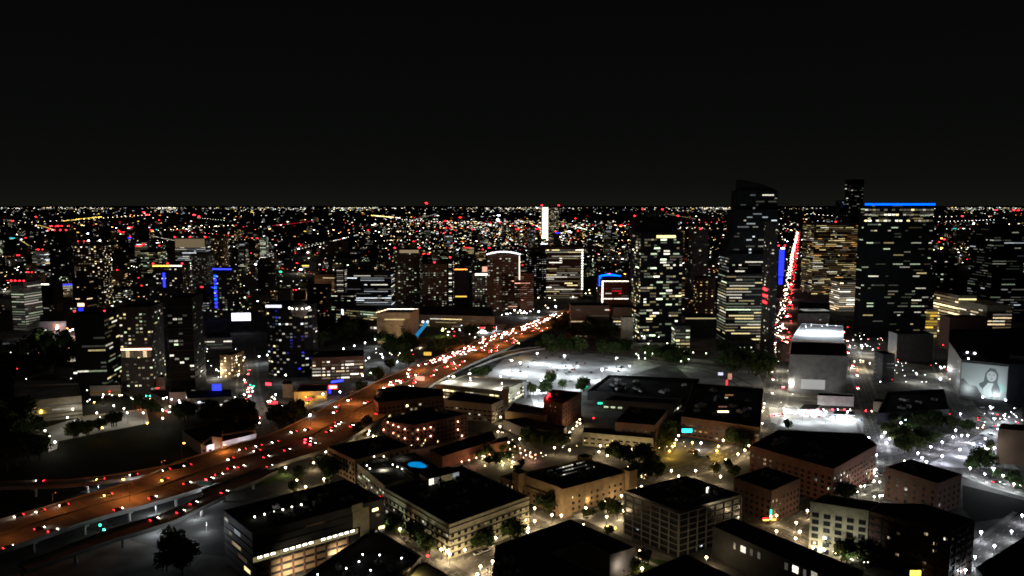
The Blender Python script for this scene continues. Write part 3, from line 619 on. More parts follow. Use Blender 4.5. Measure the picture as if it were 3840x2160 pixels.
building('dark_tower', 'dark striped building at the right frame edge beside the mural', 'building', quad([('h',2452,760),('h',2640,770),('h',2640,700),('h',2460,700)], 42), 42, dict(k=['gw','wy'], lit=.05, s=.8, bay=4, fl=3.6), 'dark')
building('kiosk', 'small pale block on the lot between the cube and the dark hall', 'building', quad([('h',1300,1150),('h',1400,1160),('h',1400,1130),('h',1310,1125)], 8), 8, None, 'stone')
# gas station
def canopy(qs, name, label, h=5.5):
    poly = ccw([Vector(G(q, h)) for q in qs]); c = sum(poly, Vector((0, 0)))/len(poly); rt = root(name, label, 'gas station', (c.x, c.y, 0)); lp = [p-c for p in poly]
    b = MB(); b.prism([(p.x, p.y) for p in lp], h-.8, h, M['white'], M['roof'], True); b.build('canopy_roof', rt)
    for p in inset(lp, 2.5): b = MB(); b.cyl((p.x, p.y, 0), (p.x, p.y, h-.8), .25, .25, M['white'], 8); b.build('post', rt)
    for u in (.25, .5, .75):
        for w in (.3, .7):
            q = lp[0]+(lp[1]-lp[0])*u+(lp[3]-lp[0])*w; b = MB(); b.box(q.x-.8, q.x+.8, q.y-.4, q.y+.4, h-.9, h-.82, EM('cw', 12)); b.build('canopy_light', rt)
    for u in (.3, .6): 
        q = lp[0]+(lp[1]-lp[0])*u+(lp[3]-lp[0])*.5; b = MB(); b.box(q.x-.5, q.x+.5, q.y-.35, q.y+.35, 0, 1.9, M['metal']); b.box(q.x-.35, q.x+.35, q.y-.38, q.y-.36, 1.2, 1.7, EM('cw', 2)); b.build('fuel_pump', rt)
    l = bpy.data.lights.new('canopy_glow', 'AREA'); l.shape = 'RECTANGLE'; l.size = (lp[1]-lp[0]).length*.7; l.size_y = max(3, (lp[3]-lp[0]).length*.7); l.energy = 26000*LP; l.color = (.92,.97,1); link('canopy_glow', l, rt, (0, 0, h-1.0), 0)
canopy([('d',650,75),('d',790,75),('d',830,40),('d',700,30)], 'gas_station_canopy', 'dark-topped station canopy over brilliant white pumps, left of the pair')
canopy([('d',930,115),('d',1110,125),('d',1090,95),('d',950,85)], 'gas_station_canopy', 'long dark-topped station canopy over brilliant white forecourt, right of the pair')
building('station_kiosk', 'small bright white kiosk on the floodlit gas station forecourt', 'kiosk', quad([('d',520,75),('d',640,85),('d',640,65),('d',530,55)], 4.5), 4.5, dict(k=['cw'], lit=1, bay=3, fl=3.2, w=.8, h=.6, s=3), 'white', roof='white')
# ------------------------------------------------------------------ museum cube and its neighbours
mq = quad([('f',1328,452),('f',1655,452),('f',1735,418),('f',1440,412)], 40)
building('museum', 'plain floodlit concrete cube museum with a thin bright slit near its top', 'museum', mq, 40, None, 'tan', roof='roof', near=False)
rt, poly, h = BL[-1]; E_ = main_edge(poly)
MUSEUM = (rt, poly, E_)
panel(rt, poly, E_, .22, .82, 31.2, 32.4, EM('wy', .8), 'slit_window', .12)
for s, z, w in ((.4,24,.05),(.64,22.6,.08),(.72,22.3,.1),(.7,19,.12),(.78,20,.04),(.72,15,.02)): panel(rt, poly, E_, s, s+w, z, z+.8, M['glass'], 'slit_window', .1)
p0, p1 = poly[(E_+1) % 4], poly[(E_+2) % 4]; bk = [(poly[(E_+2) % 4]), (poly[(E_+3) % 4])]
for k in range(12):
    q = Vector(G(('f',1440+k*25,410), 41)); b = MB(); b.box(-1.6,1.6,-.4,.4,0,.6,EM('nw',5)); b.build('roof_light', rt, (q.x-rt.location[0], q.y-rt.location[1], 40.5))
for k in range(4):
    q = Vector(G(('f',1340+k*26,440-k*8), 41)); b = MB(); b.box(-3,3,-.4,.4,0,.6,EM('ww',4)); b.build('roof_light', rt, (q.x-rt.location[0], q.y-rt.location[1], 40.5), R(50))
# glass escalator box, slanting blue tube beside the cube
a_ = Vector((*G(('f',1705,690), 4), 6.)); c_ = Vector((*G(('f',1765,520), 4), 6.))
q0 = G(('f',1700,720)); X0 = Vector((q0[0]+1, q0[1], 6)); X1 = X0+Vector((14, 8, 17)); b = MB(); b.cyl(X0-X0, X1-X0, 2.8, 2.8, emis('escalator_blue', (.02,.28,.6), .75), 4); b.cyl(X1-X0, X1-X0+Vector((2,1,3)), 2.9, 1.5, EM('cw', 1.2), 4)
rr = b.build('escalator_tube', rt, X0-Vector(rt.location))
building('low_pavilion', 'curved low pavilion with a lit canopy at the foot of the museum cube', 'pavilion', quad([('f',1690,760),('f',1930,745),('f',1890,705),('f',1740,705)], 7), 7, dict(k=['ww'], lit=.5, bay=5, fl=5, w=.8, h=.3, s=.8), 'tan', roof='tan')
building('low_pavilion', 'round-ended concrete pavilion close to the freeway traffic jam', 'pavilion', quad([('f',1985,760),('f',2080,800),('f',2180,760),('f',2110,680),('f',2040,690)], 8), 8, None, 'stone', roof='concrete')
building('civic_building', 'long low stone hall with green-yellow lit floors left of the museum cube', 'office building', quad([('f',930,395),('f',1330,425),('f',1340,395),('f',960,370)], 24), 24, dict(k=['wy','gw'], lit=.85, bay=6, fl=3.6, w=.7, h=.5, s=.28, run=4, top=0.5), 'dark')
rt, poly, h = BL[-1]; panel(rt, poly, main_edge(poly), .14, .19, 13, 22, EM('vi', 2.2), 'lit_sign', .3)
building('arcade', 'low arcade with white shop light beside the museum cube', 'building', quad([('f',1100,545),('f',1330,560),('f',1330,520),('f',1110,505)], 9), 9, dict(k=['nw','ww'], lit=.6, bay=6, fl=6, w=.7, h=.5, s=1.4), 'tan')
building('long_low_hall', 'very long low concrete hall behind the museum cube', 'building', quad([('f',1740,470),('f',2470,490),('f',2440,400),('f',1760,385)], 18), 18, dict(k=['wy','nw'], lit=.12, bay=8, fl=5, w=.9, h=.25, s=.5, run=4), 'stone', roof='roof')
building('event_shop', 'small bright white store with a red and cyan sign band near the museum', 'store', quad([('g',0,600),('g',150,600),('g',160,565),('g',0,560)], 8), 8, dict(k=['cw'], lit=1, bay=8, fl=6, w=.9, h=.7, s=2.5), 'white')
rt, poly, h = BL[-1]; E_ = main_edge(poly)
panel(rt, poly, E_, .05, .3, 8.5, 10, EM('rd', 4), 'sign_band', .3); panel(rt, poly, E_, .3, .75, 8.5, 10, EM('tq', 5), 'sign_band', .3); panel(rt, poly, E_, .75, 1, 8.5, 10, EM('rd', 4), 'sign_band', .3)
# ------------------------------------------------------------------ towers of the middle distance
# (x0, x1, y_top, y_base) in photo-view pixels, depth in metres, turn in degrees
def tower(name, label, v, depth, st, wall='tglass', turn=8, warn=0, bands=None, tag_='tower', crown=None, roof='roof'):
    x0, x1, yt, yb = [q*1.49068 for q in v]
    D = GR((x0+x1)/2, yb)[1]; h = HT(yt, D); F = D*math.cos(PIT)-(0-CAMH)*math.sin(PIT)
    a0 = (x0-1920)/FPX*D/math.cos(PIT)*.985; a1 = (x1-1920)/FPX*D/math.cos(PIT)*.985
    k = D/ray(0, yb)[1]; a0 = ray(x0, yb)[0]*k; a1 = ray(x1, yb)[0]*k
    
    if a0 > 0: a0 = min(a0*(1+.8*depth/D), a0+(a1-a0)*.3)
    if a1 < 0: a1 = max(a1*(1+.8*depth/D), a1-(a1-a0)*.3)
    w = (a1-a0); t = R(turn); cx = (a0+a1)/2; w2 = (w-abs(math.sin(t))*depth*.7)/math.cos(t); w2 = max(w2, w*.5)
    c = Vector((cx, D+depth/2)); ux = Vector((math.cos(t), math.sin(t)))*w2/2; uy = Vector((-math.sin(t), math.cos(t)))*depth/2
    poly = [c-ux-uy, c+ux-uy, c+ux+uy, c-ux+uy]
    rt = building(name, label, tag_, poly, h, st, wall, roof=roof, near=False, bands=bands, trim=True)
    rd = random.Random(int(x0))
    for i in range(warn):
        p = c + (ux*(-1+2*i/max(1, warn-1)) if warn > 1 else ux*0) - uy*.9; r = D*.0010
        b = MB(); b.cyl((0, 0, 0), (0, 0, 3), .2, .2, M['dmetal'], 6); b.ball((0, 0, 3.2), r, EM('rd', 5), 8, 5, sx=1.5); b.build('warning_light', rt, (p.x-rt.location[0], p.y-rt.location[1], h))
    return rt, BL[-1][1], h
def strip_light(tw, s0, s1, z0, z1, k, s, name='light_strip', out=.5, edge=None):
    rt, poly, h = tw; E_ = main_edge(poly) if edge is None else edge
    return panel(rt, poly, E_, s0, s1, z0, z1, EM(k, s), name, out, .4)
def ST(k, lit, bay=4, fl=3.8, w=.7, h=.42, s=.6, run=1, floors=False, dark=False, top=1): return dict(k=k, lit=lit if lit > .5 else lit*1.7, bay=bay, fl=fl, w=w, h=h, s=s, run=run, floors=floors, dark=dark, top=top)
tw = tower('tower', 'tall glass tower with jagged crystalline top rising highest above the horizon', (1808,1948,640,862), 46, ST(['nw','cw','gw','nw'], .16, 4, 4, .8, .4, .4, 5, True), 'tglass', 0)
def upper(tw, name, pts, st, m='tglass', seed=3):
    """stack on a tower: pts = list of (s0, s1, zbase, ztop_left, ztop_right) prisms set back on the roof"""
    rt, poly, h = tw; i = main_edge(poly); p, d, L, r, n = face_frame(poly, i); o = rt.location
    for (s0, s1, zb, zl, zr, bk, dp) in pts:
        b = MB(); a = p+d*L*s0-n*bk; c = p+d*L*s1-n*bk; e = c-n*dp; f = a-n*dp
        for (u, v_, zu, zv) in ((a, c, zl, zr), (c, e, zr, zr), (e, f, zr, zl), (f, a, zl, zl)):
            b.face([(u.x-o[0], u.y-o[1], zb), (v_.x-o[0], v_.y-o[1], zb), (v_.x-o[0], v_.y-o[1], zv), (u.x-o[0], u.y-o[1], zu)], M[m])
        b.face([(a.x-o[0], a.y-o[1], zl), (c.x-o[0], c.y-o[1], zr), (e.x-o[0], e.y-o[1], zr), (f.x-o[0], f.y-o[1], zl)], M[m])
        b.build(name, rt)
        rnd = random.Random(seed); fl = 4.2; z = zb+2
        while st and z < min(zl, zr)-3:
            c0 = 0; nb = int((c-a).length/4)
            while c0 < nb:
                if rnd.random() < st['lit']:
                    rr = min(nb-c0, rnd.randint(1, st['run'])); q = a+d*(4*(c0+rr/2))+n*.05
                    link('window', unit_window(PN(rnd.choice(st['k']), st['s']), False), rt, (q.x-o[0], q.y-o[1], z), r, (4*rr-1, 1, 1.7)); c0 += rr
                c0 += 1
            z += fl
hh = tw[2]
upper(tw, 'crown', [(.10,1.0,hh,hh+58,hh+58,4,36), (.17,1.0,hh+58,hh+83,hh+83,8,28), (.24,.60,hh+83,hh+97,hh+92,10,22), (.60,.96,hh+83,hh+93,hh+84,10,22), (-.02,.10,hh,hh+8,hh+36,3,30)], dict(lit=.16, run=4, k=['nw','cw'], s=.5))
tower('office_tower', 'broad office block of yellow-green ribbon windows at the foot of the crystalline tower', (1806,1925,690,866), 40, ST(['wy','gw','nw'], .3, 4, 3.9, .9, .4, .5, 9, True), 'tglass', 0)
tw = tower('tower', 'dark apartment tower with scattered yellow windows and one bright yellow strip at the top', (1590,1712,586,862), 42, ST(['wy','gw','nw'], .17, 4.2, 3.7, .8, .55, .8, 2), 'tglass', 6)
strip_light(tw, .36, .82, tw[2]-6.5, tw[2]-3, 'wy', 1.6)
tw = tower('tower', 'pale grey shimmering tower with a slanted top standing in front of the dark apartment tower', (1600,1640,620,805), 20, ST(['cw','gw'], .35, 3, 3.4, .6, .5, .3), 'tgrey', 0)
tower('tower', 'big unlit black tower behind, its top marked by two red lights', (1585,1700,548,800), 40, ST(['gw'], .01), 'tglass', 0, 2)
tower('tower', 'distant grey tower with two red lights poking above the horizon', (1612,1665,528,600), 60, ST(['gw'], .03), 'tgrey', 0, 2)
tower('tower', 'slim plain concrete tower with one column of white windows', (1730,1778,580,745), 34, ST(['gw','nw'], .12, 9, 4, .35, .4, .5), 'tgrey', 0, 1)
tw = tower('tower', 'brown brick hotel tower with columns of small orange windows above a yellow-edged base', (1745,1797,700,805), 30, ST(['wy','ow'], .32, 8, 4.4, .3, .3, .9), 'tbrown', 0)
tw = tower('podium_building', 'dark low block edged with a yellow light line under the brown hotel tower', (1710,1800,800,850), 40, None, 'dark', 0); strip_light(tw, 0, 1, tw[2]-1.2, tw[2]+.2, 'wy', .5)
tw = tower('led_tower', 'slim tower covered by a tall electric blue light screen beside the avenue', (1948,1970,622,745), 20, None, 'dark', 0, 2)
strip_light(tw, .08, .92, tw[2]-58, tw[2]-4, 'bl', 2.2, 'light_screen'); strip_light(tw, .3, .95, tw[2]-3.5, tw[2]-.5, 'vi', 6); strip_light(tw, .15, .8, tw[2]-74, tw[2]-60, 'bl', 2.0, 'light_screen')
tw = tower('tower', 'narrow dark office tower edge with red neon column on its corner at the avenue', (1925,1946,560,890), 30, ST(['nw'], .08, 3, 4), 'dark', 0)
for z in (60, 68, 76): strip_light(tw, .2, .7, z, z+3, 'rd', 5)
tower('office_tower', 'wide brown office tower with many yellow ribbon windows right of the avenue', (2018,2150,562,742), 60, ST(['wy','nw','wy','ow'], .42, 4, 3.7, .85, .36, .42, 5, True), 'tbrown', 0, 1)
tw = tower('tower', 'broad dark tower crowned by a long bright blue light band', (2148,2330,512,850), 16, ST(['nw','gw','wy'], .045, 4.5, 4.1, .8, .38, .35, 3, True), 'tglass', 0)
hh = tw[2]; strip_light(tw, -.005, 1.01, hh-2.4, hh+.3, 'cy', 2.6, 'crown_light', 1.2)
for z, s_ in ((hh-9.5, .8), (hh-16, .7), (hh-24, .5)):
    for k in range(18):
        if random.random() < .8: panel(tw[0], tw[1], main_edge(tw[1]), k/18+.004, k/18+.05, z, z+2.2, PN(random.choice(['nw','wy','nw']), s_*1.6), 'window', .3)
tower('tower', 'thin dark tower with a blocky head beside the blue-crowned tower', (2122,2160,452,735), 38, ST(['gw','nw'], .07, 4, 4, .7, .4, .4, 2), 'tglass', 0)
tower('tower', 'dim dark shoulder of a tower with a faint blue line below the blocky head', (2104,2128,505,728), 38, ST(['bl','cw'], .08, 4, 4, .7, .3, .3), 'tglass', 0)
tower('office_tower', 'dim broad office tower at the far right edge with pale windows', (2442,2590,570,810), 60, ST(['nw','gw','cw'], .09, 5, 4, .8, .38, .22, 4, True), 'tglass', 0)
tower('office_tower', 'dark square tower left of the far right office block with almost no lights', (2330,2400,640,800), 50, ST(['gw','nw'], .07, 5, 4, .7, .4, .3), 'tglass', 0)
tw = tower('tower', 'slender tower of stacked pale balconies with a pair of red roof lights', (2232,2272,690,768), 30, ST(['nw'], .6, 8, 3.8, .6, .45, .35), 'tgrey', 0, 2)
tower('parking_garage', 'white lit parking tower of glowing horizontal decks right of the avenue', (2090,2155,706,785), 40, ST(['nw','ww'], .95, 6, 3.6, .95, .45, 1.3, 6), 'stone', 0)
tower('parking_garage', 'large warm-lit parking garage with broad bright decks at the right', (2386,2450,745,850), 60, ST(['ww','wy'], .95, 7, 4.2, .95, .5, 1.3, 8), 'cream', 0)
tower('parking_garage', 'cream terraced garage with lit roof deck behind the mural building', (2450,2540,770,870), 70, ST(['ww','nw'], .35, 8, 4.2, .9, .4, .5, 3), 'cream', 0, roof='cream')
tower('office_building', 'flat-topped brown block in front of the warm-lit parking garage', (2364,2480,800,880), 22, None, 'brickd', 0)
tower('office_building', 'brown block with a pale column of dim windows left of the round yellow building', (2212,2318,772,842), 20, ST(['gw'], .25, 4, 4, .4, .4, .18), 'tbrown', 0)
tower('office_building', 'long dull blue-grey building between the two avenues', (2236,2345,842,910), 20, None, 'dark', 0)
tw = tower('tower', 'rounded yellow-lit building with curved white neon line', (2313,2356,780,850), 30, ST(['wy','am'], .9, 5, 4, .9, .6, .5, 3), 'cream', 0); strip_light(tw, .2, 1, tw[2]-3, tw[2]-1, 'pk', 5); strip_light(tw, .1, .9, tw[2]+3, tw[2]+4, 'rd', 2)
tower('brick_building', 'low white-striped brick block at the avenue just past the gas station', (1958,1985,868,910), 20, ST(['nw'], .15), 'brickd', 0)
tower('scaffold_tower', 'pale lattice-faced building in the lot between the two avenues', (2205,2248,893,960), 18, ST(['cw'], .55, 4, 4, .8, .15, .10), 'dark', 0)
tower('lobby_building', 'low glass lobby shining white at the foot of the ribbon-window office', (1825,1902,862,893), 30, ST(['cw','gw'], .6, 5, 5, .9, .7, 1.6, 2), 'dark', 0)
tower('low_tower', 'small block with stacked yellow lit floors under the dark apartment tower', (1690,1735,822,895), 22, ST(['wy','gw'], .5, 5, 4, .8, .5, .6, 2), 'dark', 0)
# left group
tower('tower', 'tall residential tower with two columns of bright warm windows on the left', (193,285,616,770), 40, ST(['ww','nw','wy'], .22, 4.4, 3.7, .6, .45, .9), 'tbrown', 6)
tower('tower', 'broad greenish grid office on the left skyline', (356,418,630,700), 50, ST(['gw','wy'], .4, 5, 4, .8, .4, .4, 3, True), 'dark', 0)
tw = tower('tower', 'tower with a wide floodlit tan crown and white ribbon floors on the left', (443,535,600,720), 44, ST(['nw','cw'], .35, 5, 4, .85, .4, .5, 6, True), 'tgrey', 4, 3)
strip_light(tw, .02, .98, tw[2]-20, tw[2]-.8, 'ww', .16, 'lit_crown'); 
for z in (30, 35, 40): strip_light(tw, .0, .5, tw[2]-z-26, tw[2]-z-24.4, 'nw', 3)
tower('tower', 'dark tower with orange lights along its roof behind the tan-crowned tower', (535,575,597,680), 40, ST(['ww'], .12), 'tbrown', 0)
tw = tower('tower', 'dark tower with an orange-lit roof line and a blue bar down its front', (388,482,668,790), 40, ST(['wy','nw'], .08), 'dark', 4, 3)
strip_light(tw, .0, .62, tw[2]-1.5, tw[2]+.6, 'am', 3.5); strip_light(tw, .62, 1.0, tw[2]-1.5, tw[2]+.4, 'nw', 3); strip_light(tw, .33, .41, tw[2]-36, tw[2]-12, 'bl', 2.6)
tw = tower('tower', 'dark tower with a blue roof line and a long blue bar at its left', (540,612,676,800), 40, ST(['gw','nw','wy'], .13, 4.4, 3.8, .7, .45, .5), 'dark', -6)
strip_light(tw, .0, 1.0, tw[2]-1.6, tw[2]+.4, 'bl', 4.5); 
for k in range(9): strip_light(tw, .05, .19, tw[2]-14-k*6.2, tw[2]-10-k*6.2, 'bl' if k % 3 else 'cy', 2.4)
tower('tower', 'grey tower with a faint even window grid between the orange and blue lit towers', (485,540,640,745), 36, ST(['nw','cw'], .4, 3.6, 3.6, .5, .4, .12), 'tgrey', 0)
tower('tower', 'unlit slab with a line of red lights on its roof, far left', (128,192,582,700), 44, ST(['nw'], .03), 'dark', 0, 4)
tower('tower', 'left-edge tower with evenly lit pale floors and a row of red roof lights', (34,92,712,832), 34, ST(['gw','nw'], .5, 6, 3.6, .85, .4, .22, 5), 'tgrey', -8, 4)
tower('office_tower', 'dark office tower with a wide black roof and one floor glowing yellow near the street', (186,302,792,992), 46, ST(['nw','gw','wy'], .12, 4.6, 4, .85, .4, .4, 4, True), 'tglass', 8, 2)
tw = tower('tower', 'twin-shafted residential tower above a brightly lit terrace band', (303,418,775,985), 34, ST(['gw','nw','wy'], .20, 3.6, 3.5, .6, .45, .5), 'dark', 6)
strip_light(tw, .02, .98, tw[2]*.50, tw[2]*.50+1.6, 'pk', 5); 
for k in range(7): panel(tw[0], tw[1], main_edge(tw[1]), .03+k*.135, .15+k*.135, tw[2]*.50-7, tw[2]*.50-.6, PN('ww', .55), 'terrace_wall', .3)
tower('tower', 'tall dark round-shouldered residential tower with sparse dim windows in the left middle', (420,518,752,990), 40, ST(['nw','gw'], .06, 3.8, 3.5, .8, .5, .45), 'tglass', 8, bands=dict(fl=7.0, z0=7, m='dark', out=.5, th=.3))
# curved glass tower
def roundtower(name, label, v, st, wall, n=14):
    x0, x1, yt, yb = [q*1.49068 for q in v]; D = GR((x0+x1)/2, yb)[1]; h = HT(yt, D); k = D/ray(0, yb)[1]; a0, a1 = ray(x0, yb)[0]*k, ray(x1, yb)[0]*k
    r = (a1-a0)/2; c = Vector(((a0+a1)/2, D+r*.7)); poly = [c+Vector((math.cos(t*2*math.pi/n)*r, math.sin(t*2*math.pi/n)*r*.7)) for t in range(n)]
    return building(name, label, 'tower', poly, h, st, wall, near=False), BL[-1][1], h
tw = roundtower('glass_tower', 'broad curved glass apartment tower with a glowing dome pavilion on its roof', (662,790,770,950), ST(['cw','nw','nw','bl','wy'], .16, 3.4, 3.4, .7, .5, .55), 'tglass')
rt, poly, h = tw; q = G(('f',575,385), h+3); b = MB(); b.ball((0,0,0), 9, M['grey'], 14, 7, sz=.9); b.build('roof_dome', rt, (q[0]-rt.location[0], q[1]-rt.location[1], h))
for k in range(12):
    t = k*math.pi/6; b = MB(); b.ball((0,0,0), .9, EM('nw', 7), 8, 5); b.build('dome_lamp', rt, (q[0]-rt.location[0]+10*math.cos(t), q[1]-rt.location[1]+9*math.sin(t), h+1.6))
b = MB(); b.box(-8,8,-.5,.5,0,2.6,EM('vi', 1.6)); q = G(('f',325,385), h+2); b.build('lit_sign', rt, (q[0]-rt.location[0], q[1]-rt.location[1], h+.8))
tower('hotel', 'six-storey hotel with rows of lit windows in front of the curved glass tower', (775,925,900,956), 36, ST(['nw','nw','ww'], .45, 4.6, 3.4, .6, .45, .8, 2), 'brickd', 10)
tower('apartment_building', 'pale corner building studded with bright dotted lamp columns beside the left avenue', (555,612,895,952), 24, ST(['ww'], .35, 3.6, 3.2, .35, .4, 3.2), 'tan', -14)
tower('tower', 'narrow tower with one full column of evenly lit white windows', (846,874,676,765), 26, ST(['nw'], .95, 14, 3.7, .75, .42, .32), 'dark', 0)
tower('office_building', 'long dark office with two rows of white ribbon windows', (874,992,685,770), 40, ST(['nw','cw'], .2, 6, 4, .9, .38, .6, 7, True), 'dark', 0)
tower('tower', 'brown tower with a softly lit tan crown and two red roof lights', (995,1062,628,765), 44, ST(['nw','gw'], .16, 4.6, 3.9, .6, .4, .35), 'tbrown', 0, 2)
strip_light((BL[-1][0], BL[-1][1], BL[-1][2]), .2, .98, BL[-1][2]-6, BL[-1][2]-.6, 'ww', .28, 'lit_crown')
tower('tower', 'brown round-cornered tower with red light on top, right of the tan-crowned brown tower', (1060,1128,665,778), 40, ST(['nw','gw'], .2, 4.4, 3.8, .6, .4, .35), 'tbrown', 4, 1)
tower('tower', 'slim tower with a column of white windows left of the orange strip', (1126,1142,652,770), 16, ST(['nw'], .6, 10, 4, .5, .45, .9), 'tglass', 0, 1)
tw = tower('tower', 'black tower with an orange light line near its top', (1142,1180,676,775), 30, None, 'dark', 0); strip_light(tw, .05, .95, tw[2]-2, tw[2]-.4, 'or_', 4); strip_light(tw, .1, .9, tw[2]-50, tw[2]-48, 'am', 1.5)
tw = tower('tower', 'greenish tower with a white glowing cap left of the arched tower', (1188,1240,688,778), 30, ST(['gw','nw'], .4, 4, 3.6, .6, .4, .35), 'tgrey', 0)
strip_light(tw, .15, .9, tw[2]-3, tw[2], 'nw', 3.5); strip_light(tw, .5, .75, tw[2]+3, tw[2]+12, 'pk', 1.2)
tw = tower('tower', 'tall grey tower topped by a white glowing arch with a white vertical line', (1226,1308,640,785), 40, ST(['gw','nw'], .13, 5, 4, .6, .4, .3), 'tbrown', 0)
rt, poly, h = tw; p, d, L, r, n = face_frame(poly, 0); o = rt.location; b = MB()
for k in range(14):
    def AP(t): q = p+d*L*(-.02+1.04*t)+n*1.0; return Vector((q.x-o[0], q.y-o[1], h+4.5*(1-(2*t-1)**2)))
    b.cyl(AP(k/14), AP((k+1)/14), 1.0, 1.0, EM('cw', 4), 6)
b.build('light_arch', rt); strip_light(tw, .965, 1.0, 55, h-2, 'nw', 1.6)
b = MB(); pts = [p+d*L*(t/8) for t in range(9)]
for k in range(8):
    a, c = pts[k], pts[k+1]; z1, z2 = h+4*(1-(2*k/8-1)**2), h+4*(1-(2*(k+1)/8-1)**2)
    b.face([(a.x-o[0],a.y-o[1],h),(c.x-o[0],c.y-o[1],h),(c.x-o[0],c.y-o[1],z2),(a.x-o[0],a.y-o[1],z1)], M['tglass'])
b.build('arch_wall', rt)
tower('tower', 'mid-rise with thin pinkish balcony lines in front of the arched tower', (1262,1342,688,785), 34, ST(['nw','pk'], .09, 5, 3.6, .7, .3, .8, 3), 'brickd', 0, bands=dict(fl=3.6, z0=3, m='tan', out=.6, th=.5))
tower('office_tower', 'bright office with wide cream ribbon floors and a white dotted column on its right edge', (1372,1466,622,752), 44, ST(['nw','wy','nw'], .55, 5, 4, .92, .42, .9, 8, True), 'tbrown', 0)
tw = BL[-1]; 
for k in range(16): strip_light(tw, .955, 1.0, 18+k*(tw[2]-20)/16, 21+k*(tw[2]-20)/16, 'nw', 3)
tower('tower', 'dim glassy tower left of the bright cream office', (1330,1374,640,752), 36, ST(['cw','nw'], .3, 4.4, 3.9, .6, .35, .3), 'tglass', 0)
tw = tower('tower', 'far tower split by a blazing white full-height light panel, rising to the horizon', (1362,1405,518,606), 60, ST(['nw','wy'], .35, 6, 4.4, .8, .4, .45, 2), 'tbrown', 0, 2)
strip_light(tw, .0, .36, 2, tw[2]-8, 'nw', 3.2, 'light_panel', 1.0); strip_light(tw, .0, .06, 30, tw[2]-4, 'cw', .6, 'light_panel', 1.6)
tw = tower('tower', 'tower with a curved electric blue light on its roof', (1502,1560,694,778), 30, ST(['rd','nw'], .06), 'dark', 0, 1)
rt, poly, h = tw; p, d, L, r, n = face_frame(poly, 0); o = rt.location; b = MB()
for k in range(10):
    t0, t1 = k/10, (k+1)/10; f_ = lambda t: 2.6*math.sin(math.pi*min(1, t*1.05)); q0 = p+d*L*t0; q1 = p+d*L*t1
    b.cyl((q0.x-o[0], q0.y-o[1]-1, h+f_(t0)*.7), (q1.x-o[0], q1.y-o[1]-1, h+f_(t1)*.7), 1.0+f_(t0)*.3, 1.0+f_(t1)*.3, EM('cy', 4), 8)
b.build('curved_light', rt); strip_light(tw, .0, .1, h-18, h, 'cy', 3.5)
tw = tower('office_building', 'dark office outlined by a white light line down its left edge and across its top', (1509,1580,707,790), 30, ST(['nw','rd'], .1, 5, 4, .8, .35, .6, 3), 'brickd', 0)
strip_light(tw, 0, .045, tw[2]-42, tw[2]+.3, 'nw', 3.5); strip_light(tw, 0, 1, tw[2]-.8, tw[2]+.3, 'nw', 4); strip_light(tw, .04, .4, tw[2]-30, tw[2]-29, 'nw', 3); strip_light(tw, .45, 1, tw[2]-30, tw[2]-29, 'nw', 3.5)
tw = tower('office_building', 'long brown low office of two wings above the car park', (1432,1532,770,850), 30, ST(['nw','ww'], .1, 6, 4, .85, .35, .45, 4, True), 'tbrown', 0); 
tower('office_building', 'right wing of the brown low office above the car park', (1536,1592,775,850), 30, ST(['nw','wy'], .16, 6, 4, .85, .35, .45, 4, True), 'tbrown', 0)
tower('tower', 'pale narrow concrete slab right of the brown low office', (1562,1592,800,876), 14, None, 'stone', 0)
